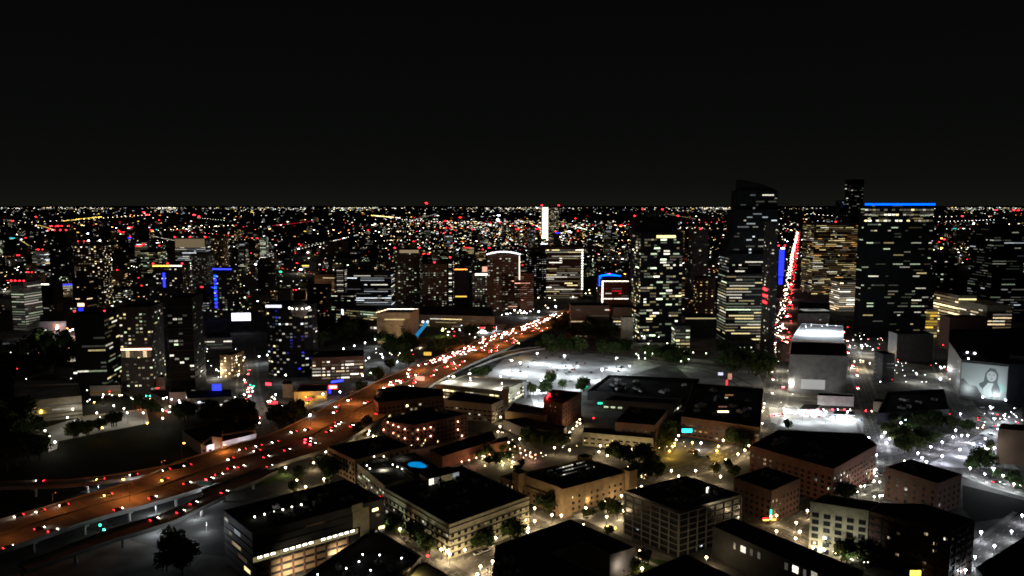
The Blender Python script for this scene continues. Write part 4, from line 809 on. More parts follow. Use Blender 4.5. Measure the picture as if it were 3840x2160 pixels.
# ------------------------------------------------------------------ filler blocks of the inner city
PLACED = [(sum(p.x for p in b[1])/len(b[1]), sum(p.y for p in b[1])/len(b[1]), max((p-b[1][0]).length for p in b[1])) for b in BL]
ROADS = []
rg = random.Random(77)
tints = [(['nw','cw'], 'white'), (['wy','ww'], 'warm yellow'), (['gw','nw'], 'pale green'), (['ww','ow'], 'amber'), (['nw','wy','cw'], 'mixed')]
shapes = ['slab', 'block', 'mid-rise', 'tower']
lands = [(-780,'at far left'), (-560,'above the orange-lit tower'), (-400,'above the white billboard'), (-230,'above the museum cube'), (-60,'near the arched tower'), (170,'near the blue arc'), (420,'above the car park'), (560,'by the avenue'), (5000,'at far right')]
seen = {}
count = 0; tries = 0
while count < 295 and tries < 30000:
    tries += 1
    py = 835 + 340*(rg.random()**1.3); px = rg.uniform(-60, 3900)
    if px > 2650 and py > 1000: continue
    if 1300 < px < 2500 and py > 1060: continue
    if px < 1000 and py > 1180: continue
    x, y = GR(px, py)
    w, dp = rg.uniform(14, 44), rg.uniform(12, 30); h = rg.choice([10,14,18,24,30,40,55,75]) * rg.uniform(.8, 1.2)*(1 if y < 2600 else 1.25)
    if y < 1300: h = min(h, 32)
    if y > 3200: h = min(h, 60)
    if px > 2880 and px < 3030: continue
    if any(math.hypot(x-a, y+dp/2-b) < c*.5+max(w, dp)*.5 for a, b, c in PLACED): continue
    yt = PIT  # roof must stay below the horizon
    if h > CAMH-(y*.012): continue
    PLACED.append((x, y+dp/2, max(w, dp))); count += 1
    ks, kn = rg.choice(tints); lit = rg.choice([.02,.05,.08,.12,.18,.3]); run = rg.choice([1,1,2,4,7])
    t = R(rg.choice([0, 6, 12, -8, 35])); c = Vector((x, y+dp/2)); ux = Vector((math.cos(t), math.sin(t)))*w/2; uy = Vector((-math.sin(t), math.cos(t)))*dp/2
    kind = shapes[min(3, int(h/18))]; dens = 'unlit' if lit < .03 else 'dim' if lit < .08 else 'half lit' if lit < .2 else 'bright'
    land = next(l for k, l in lands if (px-1920)/2 < k) if px > 0 else lands[0][1]
    key = f"{dens} {kind} with {kn} windows, {'near' if y < 1300 else 'middle' if y < 2300 else 'far'} rows {land}"
    st = ST(ks, lit, rg.uniform(4, 7), rg.uniform(3.6, 4.4), rg.uniform(.5, .9), rg.uniform(.3, .5), rg.uniform(.25, .9), run, rg.random() < .4)
    b_ = building('city_building', key, 'building', [c-ux-uy, c+ux-uy, c+ux+uy, c-ux+uy], h, st, rg.choice(['dark','tglass','tbrown','tgrey','dark','brickd']), near=False, group=None)
    seen.setdefault(key, []).append((x, b_))
    if rg.random() < .2:
        for k in range(rg.choice([1, 1, 2, 3])):
            p = -uy+ux*rg.uniform(-.9, .9); r = y*.0008; q = MB(); q.cyl((0,0,0),(0,0,3),.2,.2,M['dmetal'],6); q.ball((0,0,3.2), r, EM('rd', 4), 8, 5, sx=1.5); q.build('warning_light', b_, (p.x, p.y, h))
    if rg.random() < .16:
        k_, s_ = rg.choice([('nw', 3), ('cw', 3), ('am', 2.5), ('bl', 3), ('nw', 4), ('rd', 2), ('tq', 2)]); panel(b_, BL[-1][1], main_edge(BL[-1][1]), rg.uniform(0,.4), rg.uniform(.6, 1), h-2-y*.0006, h-.6, EM(k_, s_), 'light_strip', .4)
fb = MB(); nb_ = 0; tries = 0
while nb_ < 620 and tries < 20000:
    tries += 1; py = 822+380*rg.random()**1.15; px = rg.uniform(-60, 3900)
    if (px > 2650 and py > 990) or (1300 < px < 2500 and py > 1050) or (px < 1000 and py > 1190) or 2870 < px < 3040: continue
    x, y = GR(px, py); w, dp, hh_ = rg.uniform(9, 30), rg.uniform(9, 22), rg.uniform(5, 16)*(1 if y < 1800 else 1.5)
    if any(math.hypot(x-a, y+dp/2-b) < c*.45+max(w, dp)*.5 for a, b, c in PLACED): continue
    PLACED.append((x, y+dp/2, max(w, dp))); nb_ += 1; t = R(rg.choice([0, 6, 35, -12])); wm = M[rg.choice(['tgrey', 'tbrown', 'brickd', 'grey', 'tan'])]
    fb.box(-w/2, w/2, 0, dp, 0, hh_, wm, t, (x, y, 0)); fb.box(-w/2+.5, w/2-.5, .5, dp-.5, hh_, hh_+.05, M['roof'], t, (x, y, 0))
    ks = rg.choice([['ww'], ['nw', 'cw'], ['gw'], ['wy', 'ow'], ['nw']]); lit = rg.choice([.1, .25, .5]); z = 1.5
    while z < hh_-2:
        for c_ in range(int(w/3.2)):
            if rg.random() < lit: u = -w/2+1.6+c_*3.2; fb.box(u-1, u+1.2, -.12, .02, z, z+1.6, PN(rg.choice(ks), .7), t, (x, y, 0))
        z += 3.6
fb.build('distant_buildings')['kind'] = 'stuff'
ORD = ['leftmost', 'second from left', 'third from left', 'fourth from left', 'fifth from left', 'sixth from left', 'seventh from left', 'eighth from left', 'ninth from left']
for key, lst in seen.items():
    lst.sort(key=lambda t: t[0])
    for j, (x, b_) in enumerate(lst): b_['label'] = key if len(lst) == 1 else key+', '+ORD[min(j, 8)]
# ------------------------------------------------------------------ elevated freeway
DZ = 8.0
CL = [(-300,352,46),(-268,382,43),(-251,406,40),(-240,421,41),(-228,434,43),(-215,451,46),(-201,479,58),(-188,497,60),(-174,517,61),(-161,533,61),(-149,557,61),(-140,588,60),(-131,624,60),(-119,665,60),(-101,735,56),(-80,795,54),(-57,850,53),(-33,905,53),(-12,965,52),(17,1027,52),(44,1085,52),(72,1150,50),(110,1240,46)]
cl = [Vector((x, y)) for x, y, w in CL]; cw = [w for x, y, w in CL]
def half(mb, s0, s1, m, z, th=0): pass
fw = MB(); L = strip(fw, cl, cw, M['deck'], DZ, 1.5); fwo = struct(fw, 'freeway_deck')
br = MB()
def barrier(mb, pts, z, hgt=1.0, w=.35):
    for a, b in zip(pts, pts[1:]):
        d = (b-a); ln = d.length; r = math.atan2(d.y, d.x); c = (a+b)/2; mb.box(-ln/2-.05, ln/2+.05, -w/2, w/2, 0, hgt, M['concrete'], r, (c.x, c.y, z))
barrier(br, [a for a, b in L], DZ); barrier(br, [b for a, b in L], DZ); struct(br, 'freeway_barrier')
br = MB(); barrier(br, [a*.52+b*.48 for a, b in L], DZ, .9, .6); struct(br, 'median_barrier')
mk = MB()
def at(s):   # distance along the centre line -> point, direction, width
    for i in range(len(cl)-1):
        d = cl[i+1]-cl[i]; l = d.length
        if s <= l or i == len(cl)-2: t = s/l; return cl[i]+d*t, d/l, cw[i]*(1-t)+cw[i+1]*t
        s -= l
TOT = sum((b-a).length for a, b in zip(cl, cl[1:]))
s = 0
while s < TOT-8:
    p, d, w = at(s); n = Vector((-d.y, d.x))
    for k in range(1, 6):
        for sg in (1, -1):
            o = sg*(.04*w*sg+(w/2-2)*k/6); q = p+n*(.02*w+sg*(w/2-2)*k/6); a, b = q-d*1.5, q+d*1.5; h_ = n*.1
            mk.face([(*(a+h_), DZ+.015), (*(a-h_), DZ+.015), (*(b-h_), DZ+.015), (*(b+h_), DZ+.015)], M['paint'])
    s += 11
struct(mk, 'lane_marking')
def piers(pts, z, name='freeway_pier', sp=26, offs=(-.28, .28), ws=None):
    for i, (p, d) in enumerate(resample(pts, sp)):
        n = Vector((-d.y, d.x)); w = 40 if ws is None else ws
        for o in offs:
            q = p+n*o*w; b = MB(); b.cyl((0,0,0),(0,0,z-2.6),.85,.85,M['concrete'],10); b.box(-1.1,1.1,-3.2,3.2,z-2.6,z-1.5,M['concrete'],math.atan2(d.y,d.x))
            ob = b.build(name, None, (q.x, q.y, 0)); tag(ob, 'round concrete pier with a hammerhead cap under the freeway decks', 'pier', 'piers holding up the freeway decks')
piers(cl[:16], DZ, offs=(-.42, -.1, .3))
def rampw(up, lo, z, name):
    A_ = [Vector(G(q, z)) for q in up]; B_ = [Vector(G(q, z)) for q in lo]; c = [(a+b)/2 for a, b in zip(A_, B_)]; w = [max(6, (a-b).length) for a, b in zip(A_, B_)]
    b = MB(); L = strip(b, c, w, M['deck'], z, 1.3); struct(b, name); b = MB(); barrier(b, [p for p, q in L], z); barrier(b, [q for p, q in L], z); struct(b, 'ramp_barrier'); return c
rampD = rampw([('n',250,1520),('n',600,1410),('n',900,1290),('n',1300,1140),('n',1600,1040),('n',2000,930),('n',2300,800),('n',2576,665),('o',300,1225),('o',700,1080),('o',950,975)], [('n',300,1620),('n',650,1500),('n',950,1390),('n',1350,1250),('n',1700,1150),('n',2050,1035),('n',2350,890),('n',2600,760),('o',320,1340),('o',720,1180),('o',1000,1055)], DZ, 'exit_ramp')
piers(rampD, DZ, sp=24, offs=(0,), ws=1)
rampA = rampw([('n',-200,560),('n',300,540),('n',800,525),('n',1200,485),('n',1600,425),('n',2000,355),('n',2300,290)], [('n',-200,620),('n',300,600),('n',800,585),('n',1200,550),('n',1600,495),('n',1980,430),('n',2280,370)], DZ, 'entry_ramp')
piers(rampA, DZ, sp=30, offs=(0,), ws=1)
rampE = rampw([('p',1180,745),('p',1450,640),('p',1750,560),('p',2000,520),('p',2150,510)], [('p',1200,790),('p',1500,675),('p',1790,585),('p',2020,545),('p',2150,530)], 5, 'exit_ramp')
# overpass with orange light, sign gantry
b = MB(); pp = Vector(G(('n',2480,640), 8)); 
b.box(-.2,.2,-.2,.2,0,9,M['metal']); b.box(-4,4,-.15,.15,6,9,M['metal']); b.box(-3.8,3.8,-.25,-.15,6.2,8.8,mat('sign_green', (.02,.12,.05), .5)); tag(b.build('road_sign', None, (pp.x, pp.y, 5)), 'pale green overhead road sign at the edge of the freeway above the exit ramp', 'road sign')
# ------------------------------------------------------------------ cars
def car_mesh(paint):
    b = MB(); m = M[paint]; P = [(-2.2,.35),(-2.25,.75),(-1.9,.95),(-1.0,1.0),(.9,.98),(2.1,.82),(2.25,.55),(2.2,.35)]
    for s in (-.88, .88): b.face([(x, s, z) for x, z in (P if s < 0 else P[::-1])], m)
    for i in range(len(P)):
        (x0, z0), (x1, z1) = P[i], P[(i+1) % len(P)]; b.face([(x0,-.88,z0),(x0,.88,z0),(x1,.88,z1),(x1,-.88,z1)], m)
    return b.mesh('car_body')
def cabin_mesh():
    b = MB(); Q = [(-1.7,.97),(-1.15,1.42),(.25,1.45),(1.1,.97)]; m = M['glass']
    for s, t in ((-.82, -.66), (.82, .66)): b.face([(Q[0][0],s,Q[0][1]),(Q[1][0],t,Q[1][1]),(Q[2][0],t,Q[2][1]),(Q[3][0],s,Q[3][1])][::(1 if s > 0 else -1)], m)
    for i in range(3):
        s0 = .82 if i == 0 else .66; s1 = .66 if i < 2 else .82
        b.face([(Q[i][0],-s0,Q[i][1]),(Q[i][0],s0,Q[i][1]),(Q[i+1][0],s1,Q[i+1][1]),(Q[i+1][0],-s1,Q[i+1][1])], m)
    return b.mesh('car_windows')
for k, c in (('car_black', (.02,.02,.022)), ('car_silver', (.4,.4,.42)), ('car_white', (.7,.7,.7)), ('car_red', (.3,.02,.02)), ('car_blue', (.03,.06,.16))): M[k] = mat(k, c, .3, spec=.6)
wb_ = MB(); wb_.cyl((0,-.12,0),(0,.12,0),.34,.34,mat('tyre',(.02,.02,.02),.9),12); WHEEL = wb_.mesh('wheel')
def lm(k, s, w=.3, h=.18, dx=.12): b = MB(); b.box(-dx, dx, -w, w, -h, h, EM(k, s)); return b.mesh('car_light')
HL, TL = lm('nw', 22, .24, .16), lm('rd', 9, .26, .16)
HLb, TLb, BRK = lm('nw', 22, .32, .2, .2), lm('rd', 9, .34, .22, .15), lm('rd', 30, .42, .32, .2); HLy = lm('am', 22, .30, .2, .15); HLx, BRKx = lm('nw', 160, .5, .4, .3), lm('rd', 60, .5, .4, .3)
CB = {k: car_mesh(k) for k in ('car_black','car_silver','car_white','car_red','car_blue')}; CAB = cabin_mesh()
PROTO = {}
def car(x, y, z, ang, label, group, paint, lit=True, big=False, hl=None, tl=None, full=True):
    key = (paint, lit, big, hl, tl, full)
    if key not in PROTO:
        r = link('parked_car' if not lit else 'car', None); link('body', CB[paint], r); link('windows', CAB, r)
        if full:
            for wx in (-1.4, 1.4):
                for wy in (-.8, .8): link('wheel', WHEEL, r, (wx, wy, .34))
        H_, T_ = (hl or (HLb if big else HL), tl or (TLb if big else TL)) if lit else (None, None)
        if lit:
            for sy in (-.6, .6): link('headlight', H_, r, (2.28, sy, .72)); link('taillight', T_, r, (-2.3, sy, .82))
        PROTO[key] = proto(r); o = r
    else: o = copy_tree(PROTO[key])
    o.location = (x, y, z); o.rotation_euler = (0, 0, ang); tag(o, label, 'car', group); return o
def beam(o, e=420, col=(1,.93,.8)):
    l = bpy.data.lights.get('headlight_beam') or bpy.data.lights.new('headlight_beam', 'SPOT'); l.energy = e*LP; l.spot_size = R(75); l.spot_blend = .8; l.shadow_soft_size = .15; l.color = col
    q = link('headlight_beam', l, o, (2.6, 0, .8)); q.rotation_euler = (R(82), 0, R(-90))
PC = ['car_black','car_silver','car_white','car_red','car_blue','car_black','car_silver']
rc = random.Random(5)
def twopix(fr, re, z, lab, grp, hl=None, tl=None, big=False):
    a = Vector(G(fr, z+.7)); b = Vector(G(re, z+.8)); d = a-b; c = (a+b)/2
    if d.length < .1: d = Vector((1, 0))
    o = car(c.x, c.y, z+.02, math.atan2(d.y, d.x), lab, grp, rc.choice(PC), True, big, hl, tl); beam(o); return o
# cars on the near decks, front then rear light
NL = [('n',178,960,280,930),('n',445,900,533,873),('n',720,825,825,803),('n',1272,700,1345,680),('n',1955,523,2030,495)]
nm = ['white headlight pair nearest the left edge', 'second from the left edge', 'third from the left edge, ahead of the tall lamp', 'yellow-fronted, just below the orange lamp post', 'yellow-fronted, last before the decks merge']
for (r_, a, b_, c, d), t in zip(NL, nm): o = twopix((r_,a,b_), (r_,c,d), DZ, 'car driving left on the freeway, '+t, 'cars on the elevated freeway', HLy if 'yellow' in t else None); 
RA = [('n',440,522,530,522),('n',1178,507,1250,497),('n',1568,456,1660,440),('n',1970,400,2045,380),('n',2230,345,2300,328)]
nm = ['alone on the far left', 'with a yellow front', 'middle of the five', 'fourth from the left', 'nearest the white building']
for (r_, a, b_, c, d), t in zip(RA, nm): twopix((r_,a,b_), (r_,c,d), DZ, 'car on the thin entry ramp above the freeway, '+t, 'cars on the elevated freeway', HLy if 'yellow' in t else None)
RB = [('n',533,1083,420,1108),('n',687,1110,590,1137),('n',1480,852,1370,880),('n',1895,708,1790,740),('n',2293,545,2225,560),('n',2560,490,2493,515),('o',305,1112,235,1130),('o',415,1060,345,1072),('o',555,983,490,998),('o',672,965,612,983),('o',965,850,915,865),('o',1210,770,1160,783),('o',1460,645,1410,655),('o',1455,680,1405,690),('o',1515,700,1465,712),('o',1700,553,1655,566),('o',1820,450,1760,456),('o',1750,500,1715,511),('n',145,1310,55,1335)]
for i, (r_, a, b_, c, d) in enumerate(RB): twopix((r_,a,b_), (r_,c,d), DZ, 'car driving right on the freeway, %s' % ['leading the left pair','outer one of the left pair','dark one on the orange stretch','dark one left of the pier pair','just left of the ramp sign','above the ramp sign','brightest red one above the exit ramp','with a pale side stripe','at the foot of the orange slope','closely followed by the bright red one','left of the tall grey lamp post','right of the tall grey lamp post','top of the tight cluster of three','middle of the tight cluster of three','lower right of the tight cluster of three','past the cluster of three','beside a white headlight','small dim red one','cut off near the left frame edge'][i], 'cars on the elevated freeway', None, BRK if i in (6,12,13,14) else None)
RD = [('n',1905,972,1818,1000),('n',2215,885,2145,908),('n',2375,780,2305,805),('o',480,1262,410,1286),('o',1010,960,955,975),('n',60,1500,-20,1530)]
for i, (r_, a, b_, c, d) in enumerate(RD[:5]): twopix((r_,a,b_), (r_,c,d), DZ, 'car climbing the curved exit ramp, %s' % ['first from the left over the ramp pier','second from the left','third from the left','fourth from the left, black','beside the tall grey lamp post'][i], 'cars on the exit ramp')
UL = [('o',490,893,545,870),('o',628,778,690,765),('o',803,793,860,780),('o',825,735,880,720),('o',1020,688,1070,675),('o',1243,570,1290,558),('o',1405,540,1450,528)]
for i, (r_, a, b_, c, d) in enumerate(UL): twopix((r_,a,b_), (r_,c,d), DZ, 'headlit car on the middle freeway, %s' % ['on the orange lit slope','by the white two-storey building','lower of the pair past the white building','upper of the pair past the white building','above the tall grey lamp post','alone in the grey stretch','larger bright truck'][i], 'cars on the elevated freeway', None, None, i > 4)
# dense jam further along: coming at us on the left half, going away on the right half
jam = 0
def hw(s, off, away, lab, grp, big=True):
    p, d, w = at(s); n = Vector((-d.y, d.x)); q = p+n*off
    a = math.atan2(d.y, d.x)+(0 if away else math.pi); o = car(q.x, q.y, DZ+.02, a, lab, grp, rc.choice(PC), True, big, None, None, False); return o
S0 = sum((b-a).length for a, b in zip(cl[:11], cl[1:12]))
s = S0+25; k = 0
while s < TOT-40:
    dens = 1 if s < S0+110 else 2.6 if s < S0+230 else 4.2
    for lane in range(6):
        if rc.random() < .10*dens:
            o = hw(s+rc.uniform(-3, 3), 4+lane*3.6, False, 'car in the oncoming freeway jam showing white headlights', 'oncoming cars in the freeway jam'); k += 1
            if k % 3 == 0: beam(o)
    s += 9.5
s = S0-20
while s < TOT-30:
    for lane in range(5):
        if rc.random() < .11: hw(s+rc.uniform(-4, 4), -5-lane*4, True, 'car heading away on the freeway showing small red tail lights', 'cars heading away beyond the freeway jam')
    s += 11
# street traffic
def roadcars(qs, n, lab, grp, away=True, z=.03, off=3, spread=2, big=True, seed=1, hl=None, tl=None):
    r_ = random.Random(seed); pts = smooth([G(q) for q in qs]); L_ = sum((b-a).length for a, b in zip(pts, pts[1:]))
    for p, d in resample(pts, L_/(n+.5)):
        m_ = Vector((-d.y, d.x)); q = p-m_*(off+r_.uniform(-spread, spread))*(1 if away else -1)+d*r_.uniform(-.3, .3)*L_/n
        car(q.x, q.y, z, math.atan2(d.y, d.x)+(0 if away else math.pi), lab, grp, rc.choice(PC), True, big, hl, tl or (BRK if away else None), False)
AV = [('h',480,1080),('h',495,900),('h',505,750),('h',530,560),('h',560,350),('h',590,150),('l',2290,1100),('l',2350,760)]
roadcars(AV[3:], 14, 'oncoming car with white headlights in the packed straight avenue', 'oncoming cars in the straight avenue', False, off=4.5, spread=3.5, hl=HLx)
roadcars(AV[:4], 6, 'oncoming car with white headlights on the near end of the straight avenue', 'oncoming cars at the near end of the avenue', False, off=5, spread=2, seed=3)
roadcars(AV[1:], 14, 'car heading away with red tail lights up the straight avenue', 'cars heading away up the avenue', True, off=6.5, spread=3, seed=7, tl=BRKx)
roadcars([('h',1070,560),('h',1140,800),('h',1220,1100)], 6, 'car with red tail lights on the avenue right of the dark cube', 'cars on the avenue right of the cube', True, seed=9)
roadcars([('o',760,60),('o',760,180),('o',830,330),('o',920,470)], 8, 'car stopped with red tail lights in the left avenue', 'cars stopped in the left avenue', True, seed=4)
roadcars([('e',2380,1000),('e',2370,1240),('e',2360,1400)], 5, 'car with white headlights coming down the left avenue', 'oncoming cars in the left avenue', False, seed=6)
roadcars([('e',1400,1280),('e',1560,1370),('e',1700,1420)], 5, 'car with red lights on the orange street of the lower left', 'cars on the orange street', True, seed=8)
roadcars([('d',400,120),('d',800,60),('d',1250,90)], 7, 'car with red tail lights behind the gas station', 'cars behind the gas station', True, seed=12, off=5)
for (q, a, lab, p) in ((('b',1955,1275),35,'white car parked at the kerb in front of the apartment corner','car_white'),(('b',2035,1245),35,'silver car parked behind the white one at the apartment corner','car_silver'),
    (('b',1355,1160),-52,'silver car parked halfway along the street beside the tan building','car_silver'),(('c',1205,1022),-10,'white car standing in the plaza beside the grey office block','car_white'),(('c',1080,1060),-20,'car with glowing orange lights in the plaza','car_red'),(('c',45,1250),35,'white car parked beside the courtyard building wall','car_white'),(('n',1320,1140),20,'car with dazzling white headlights under the freeway near two green signals','car_silver')):
    P_ = G(q); lit = 'glowing' in lab or 'dazzling' in lab
    o = car(P_[0], P_[1], .15, R(a if 'dazzling' not in lab else 200), lab, None, p, lit, lit, HLy if 'glowing' in lab else None, HLy if 'glowing' in lab else None)
    if 'dazzling' in lab: beam(o)
for i, (q, p) in enumerate([(('g',525,917),'car_black'),(('g',467,977),'car_black'),(('g',395,1027),'car_black'),(('g',665,1017),'car_silver'),(('g',870,1030),'car_black'),(('g',1018,942),'car_red'),(('g',1220,993),'car_silver'),(('g',1382,978),'car_black'),(('g',295,1092),'car_blue'),(('g',200,1082),'car_black'),(('g',690,1160),'car_silver'),(('g',830,1110),'car_white'),(('g',880,1118),'car_silver'),(('g',985,1097),'car_black')]):
    P_ = G(q); car(P_[0], P_[1], .08, R([0, 90, 10, 5][i % 4]), 'parked %s car in the bright central car park, %s' % (p[4:], ['by the rear mast','in the second row on the left','lower left under the mast','beside the middle mast','alone in the middle row','at the far right rear','at the right mast foot','at the right rim','at the lower left rim','leftmost at the lower rim','next to the round tree','left of a close pair','right of a close pair','nearest the black hall'][i]), None, p, False)
rk = random.Random(8); A0 = Vector(G(('g',250,1000))); dA = (Vector(G(('g',1300,960)))-A0).normalized(); nA = Vector((-dA.y, dA.x))
for i in range(34):
    row = rk.randrange(-2, 5); q = A0+dA*(rk.randrange(0, 46)*2.8+1.4)+nA*(row*17+2.4); car(q.x, q.y, .08, math.atan2(nA.y, nA.x)+rk.choice([0, math.pi]), 'dark parked car standing in a stall row of the bright central car park', 'parked cars in stall rows of the car park', rk.choice(PC), False)
rp = random.Random(21)   # station, right plaza and event lots
for qs, n, lab, grp in (([('d',620,120),('d',1150,160)], 9, 'car parked on the floodlit gas station forecourt', 'cars on the gas station forecourt'), ([('d',2150,60),('d',2200,480)], 13, 'car parked along the white-lit plaza edge on the right', 'cars along the right plaza'),
                        ([('f',1900,560),('f',2450,640)], 10, 'car parked in the glittering lot behind the museum', 'cars behind the museum'), ([('d',1130,700),('d',1340,600)], 8, 'car parked on the narrow lit street beside the wide brick building', 'cars beside the wide brick building'),
                        ([('d',2150,640),('d',2490,730)], 8, 'car parked beside the white-lit road at the right edge', 'cars by the right edge road'), ([('c',1750,430),('c',1860,470)], 6, 'car parked in the orange-lit lot under the cyan sign', 'cars under the cyan sign')):
    A_, B_ = Vector(G(qs[0])), Vector(G(qs[1]))
    for i in range(n): q = A_+(B_-A_)*((i+.5)/n)+Vector((rp.uniform(-3, 3), rp.uniform(-6, 6))); car(q.x, q.y, .1, R(rp.choice([10, 100, 190, 280]))+rp.uniform(-.2, .2), lab, grp, rc.choice(PC), rp.random() < .25, False, None, None, False)
trf = MB(); rq = random.Random(4); pts_ = smooth([G(q) for q in AV[2:]])
for (p, d) in resample(pts_, 13):
    m_ = Vector((-d.y, d.x)); a_ = math.atan2(d.y, d.x); D_ = p.length; g_ = 1+D_/1800
    for sg, kk, ss in ((1, 'nw', 13), (-1, 'rd', 8)):
        if rq.random() < (.8 if sg > 0 else .55):
            q = p+m_*sg*rq.uniform(.5, 11)+d*rq.uniform(-6, 6); trf.box(-2.2, 2.2, -.9, .9, .3, 1.3, M['car_black'], a_, (q.x, q.y, 0)); e0 = q-d*2.35
            for w_ in (-.55, .55): trf.box(-.15, .15, -.22*g_, .22*g_, .55, .75+.25*g_, EM(rq.choice([kk, kk, 'ww' if sg > 0 else 'rd']), ss), a_, (e0.x+m_.x*w_, e0.y+m_.y*w_, 0))
trf.build('distant_traffic')['kind'] = 'stuff'
# ------------------------------------------------------------------ lamps
def lampmesh(kind, hgt):
    b = MB(); b.cyl((0,0,0),(0,0,.5),.22,.16,M['dmetal'],8); b.cyl((0,0,.5),(0,0,hgt),.11,.07,M['dmetal'],8)
    if kind == 'cobra': b.cyl((0,0,hgt-.1),(1.8,0,hgt+.4),.06,.05,M['dmetal'],6)
    if kind == 'mast': 
        for a in (0, 90): b.box(-1.1,1.1,-.08,.08,hgt-.1,hgt+.05,M['dmetal'],R(a))
    return b.mesh('lamp_post')
HGT = dict(globe=5.0, cobra=10.5, mast=12.0, flood=9.0)
POST = {k: lampmesh(k, v) for k, v in HGT.items()}
HEAD = {}
def headmesh(kind, col, s, r):
    k = (kind, col, s, round(r, 2))
    if k not in HEAD:
        b = MB()
        if kind == 'mast':
            for a in range(4): b.box(.5,1.4,-.35,.35,-.12,.12,EM(col, s),R(90*a))
            b.ball((0,0,0), r, EM(col, s), 10, 6, sz=.6)
        elif kind == 'cobra': b.ball((0,0,0), r, EM(col, s), 10, 6, sx=1.3, sz=.6)
        else: b.ball((0,0,0), r, EM(col, s), 10, 6, sz=.9)
        HEAD[k] = b.mesh('lamp_head')
    return HEAD[k]
LIGHTS = {}
LN = dict(globe=('street_lamp', 'street lamp'), cobra=('freeway_lamp', 'freeway lamp'), mast=('mast_lamp', 'mast lamp'), flood=('lamp_post', 'lamp post'))
def plight(col, e):
    k = (col, e)
    if k not in LIGHTS: l = bpy.data.lights.new('lamp_glow', 'POINT'); l.energy = e*LP; l.color = COL[col]; l.shadow_soft_size = .35; LIGHTS[k] = l
    return LIGHTS[k]
def lamp(x, y, kind, col, label, group, s=18, r=.66, e=900, z=0):
    ro = link(LN[kind][0], None, None, (x, y, z)); tag(ro, label, LN[kind][1], group); hz = HGT[kind]
    if kind == 'globe': e = int(e*1.9)
    link('post', POST[kind], ro); hx = 1.9 if kind == 'cobra' else 0
    link('lamp_head', headmesh(kind, col, s, r), ro, (hx, 0, hz+.45))
    if e: link('lamp_glow', plight(col, e), ro, (hx, -.3, hz-.9))
    return ro
def lamps(rg_, pts, kind, col, label, group, **kw):
    for q in pts: z = kw.get('z', 0); x, y = G((rg_, *q), HGT[kind]+.45+z); lamp(x, y, kind, col, label, group, **kw)
def lamps1(rg_, items, kind, col, group, **kw):
    for (x_, y_, lab) in items: x, y = G((rg_, x_, y_), HGT[kind]+.45+kw.get('z', 0)); lamp(x, y, kind, col, lab, group, **kw)
gl = 'globe street lamps of the old quarter'
lamps1('b', [(1318,1062,'warm globe lamp halfway along the street between the pale apartment wall and the lit office'),(1543,1165,'small globe lamp among the trees at the pale apartment wall'),(1657,1230,'left lamp of the trio at the dark apartment corner'),(1727,1268,'lowest lamp of the trio at the dark apartment corner'),(1703,1242,'middle lamp of the trio at the dark apartment corner'),(1851,1232,'bright lamp right of the apartment corner entrance'),(2080,1330,'lamp across the street from the two parked cars'),(1980,1370,'lamp beside the bottom street crossing'),(1953,1435,'lamp at the bottom frame edge beside the crossing'),
    (540,715,'large yellowish lamp on the lawn behind the lit office roof'),(605,515,'bright lamp in the park between freeway and garage'),(375,555,'lamp tight against the lower freeway edge'),(467,660,'small lamp among bushes below the freeway'),(690,650,'small lamp beside the tree left of the garage'),(705,425,'lamp at the corner of the dark apartment wing'),(840,290,'lamp beside the freeway above the apartment wing'),(938,302,'lamp left of the dark tree by the freeway'),(1055,282,'left lamp of the close three behind the apartment wing'),(1098,297,'brightest lamp of the close three behind the apartment wing'),(1065,255,'topmost lamp of the close three behind the apartment wing')], 'globe', 'ww', gl, e=1300)
lamps1('c', [(103,1328,'big lamp left of the courtyard building wall'),(5,1370,'lamp at the left of the courtyard building, near the bottom'),(130,1135,'lamp under the dark apartment facade'),(397,1055,'upper lamp of the pair at the street crossing'),(393,1085,'lower lamp of the pair at the street crossing'),(450,995,'brightest lamp at the street crossing'),(450,890,'lamp beside the tree at the hotel street corner'),(592,945,'left lamp in front of the hotel corner'),(670,950,'right lamp in front of the hotel corner'),(872,888,'bright lamp below the hotel facade'),(1025,838,'lamp at the right end of the hotel awning'),(1165,788,'bright lamp between the hotel and the grey office block'),(1283,727,'lamp on the street right of the hotel'),(1330,713,'small lamp next to the parked cars right of the hotel'),(1180,912,'lamp on the plaza beside the grey office'),(1043,960,'lamp in the middle of the plaza by the bushy tree'),(850,1028,'lamp at the tip of the black courtyard roof'),
    (1635,626,'bright lamp at the junction behind the grey office'),(1575,582,'small lamp on the roof edge near the junction'),(1775,580,'small lamp in the dark right of the junction'),(1980,628,'lamp on the wide street with round trees'),(1930,525,'brighter lamp of the wide street with round trees'),(2025,490,'lamp next to the round tree on the wide street'),(1320,1240,'lamp at the corner behind the courtyard building'),(1865,1295,'bright lamp right of the grey office foot'),(1335,1388,'small lamp on the lawn near the bottom')], 'globe', 'ww', gl, e=1300)
lamps('c', [(1310,412),(1253,405),(1163,395),(1070,382),(990,375)], 'globe', 'ww', 'one of five evenly spaced lamps lighting the long yellow building', 'five lamps of the yellow building', e=1100)
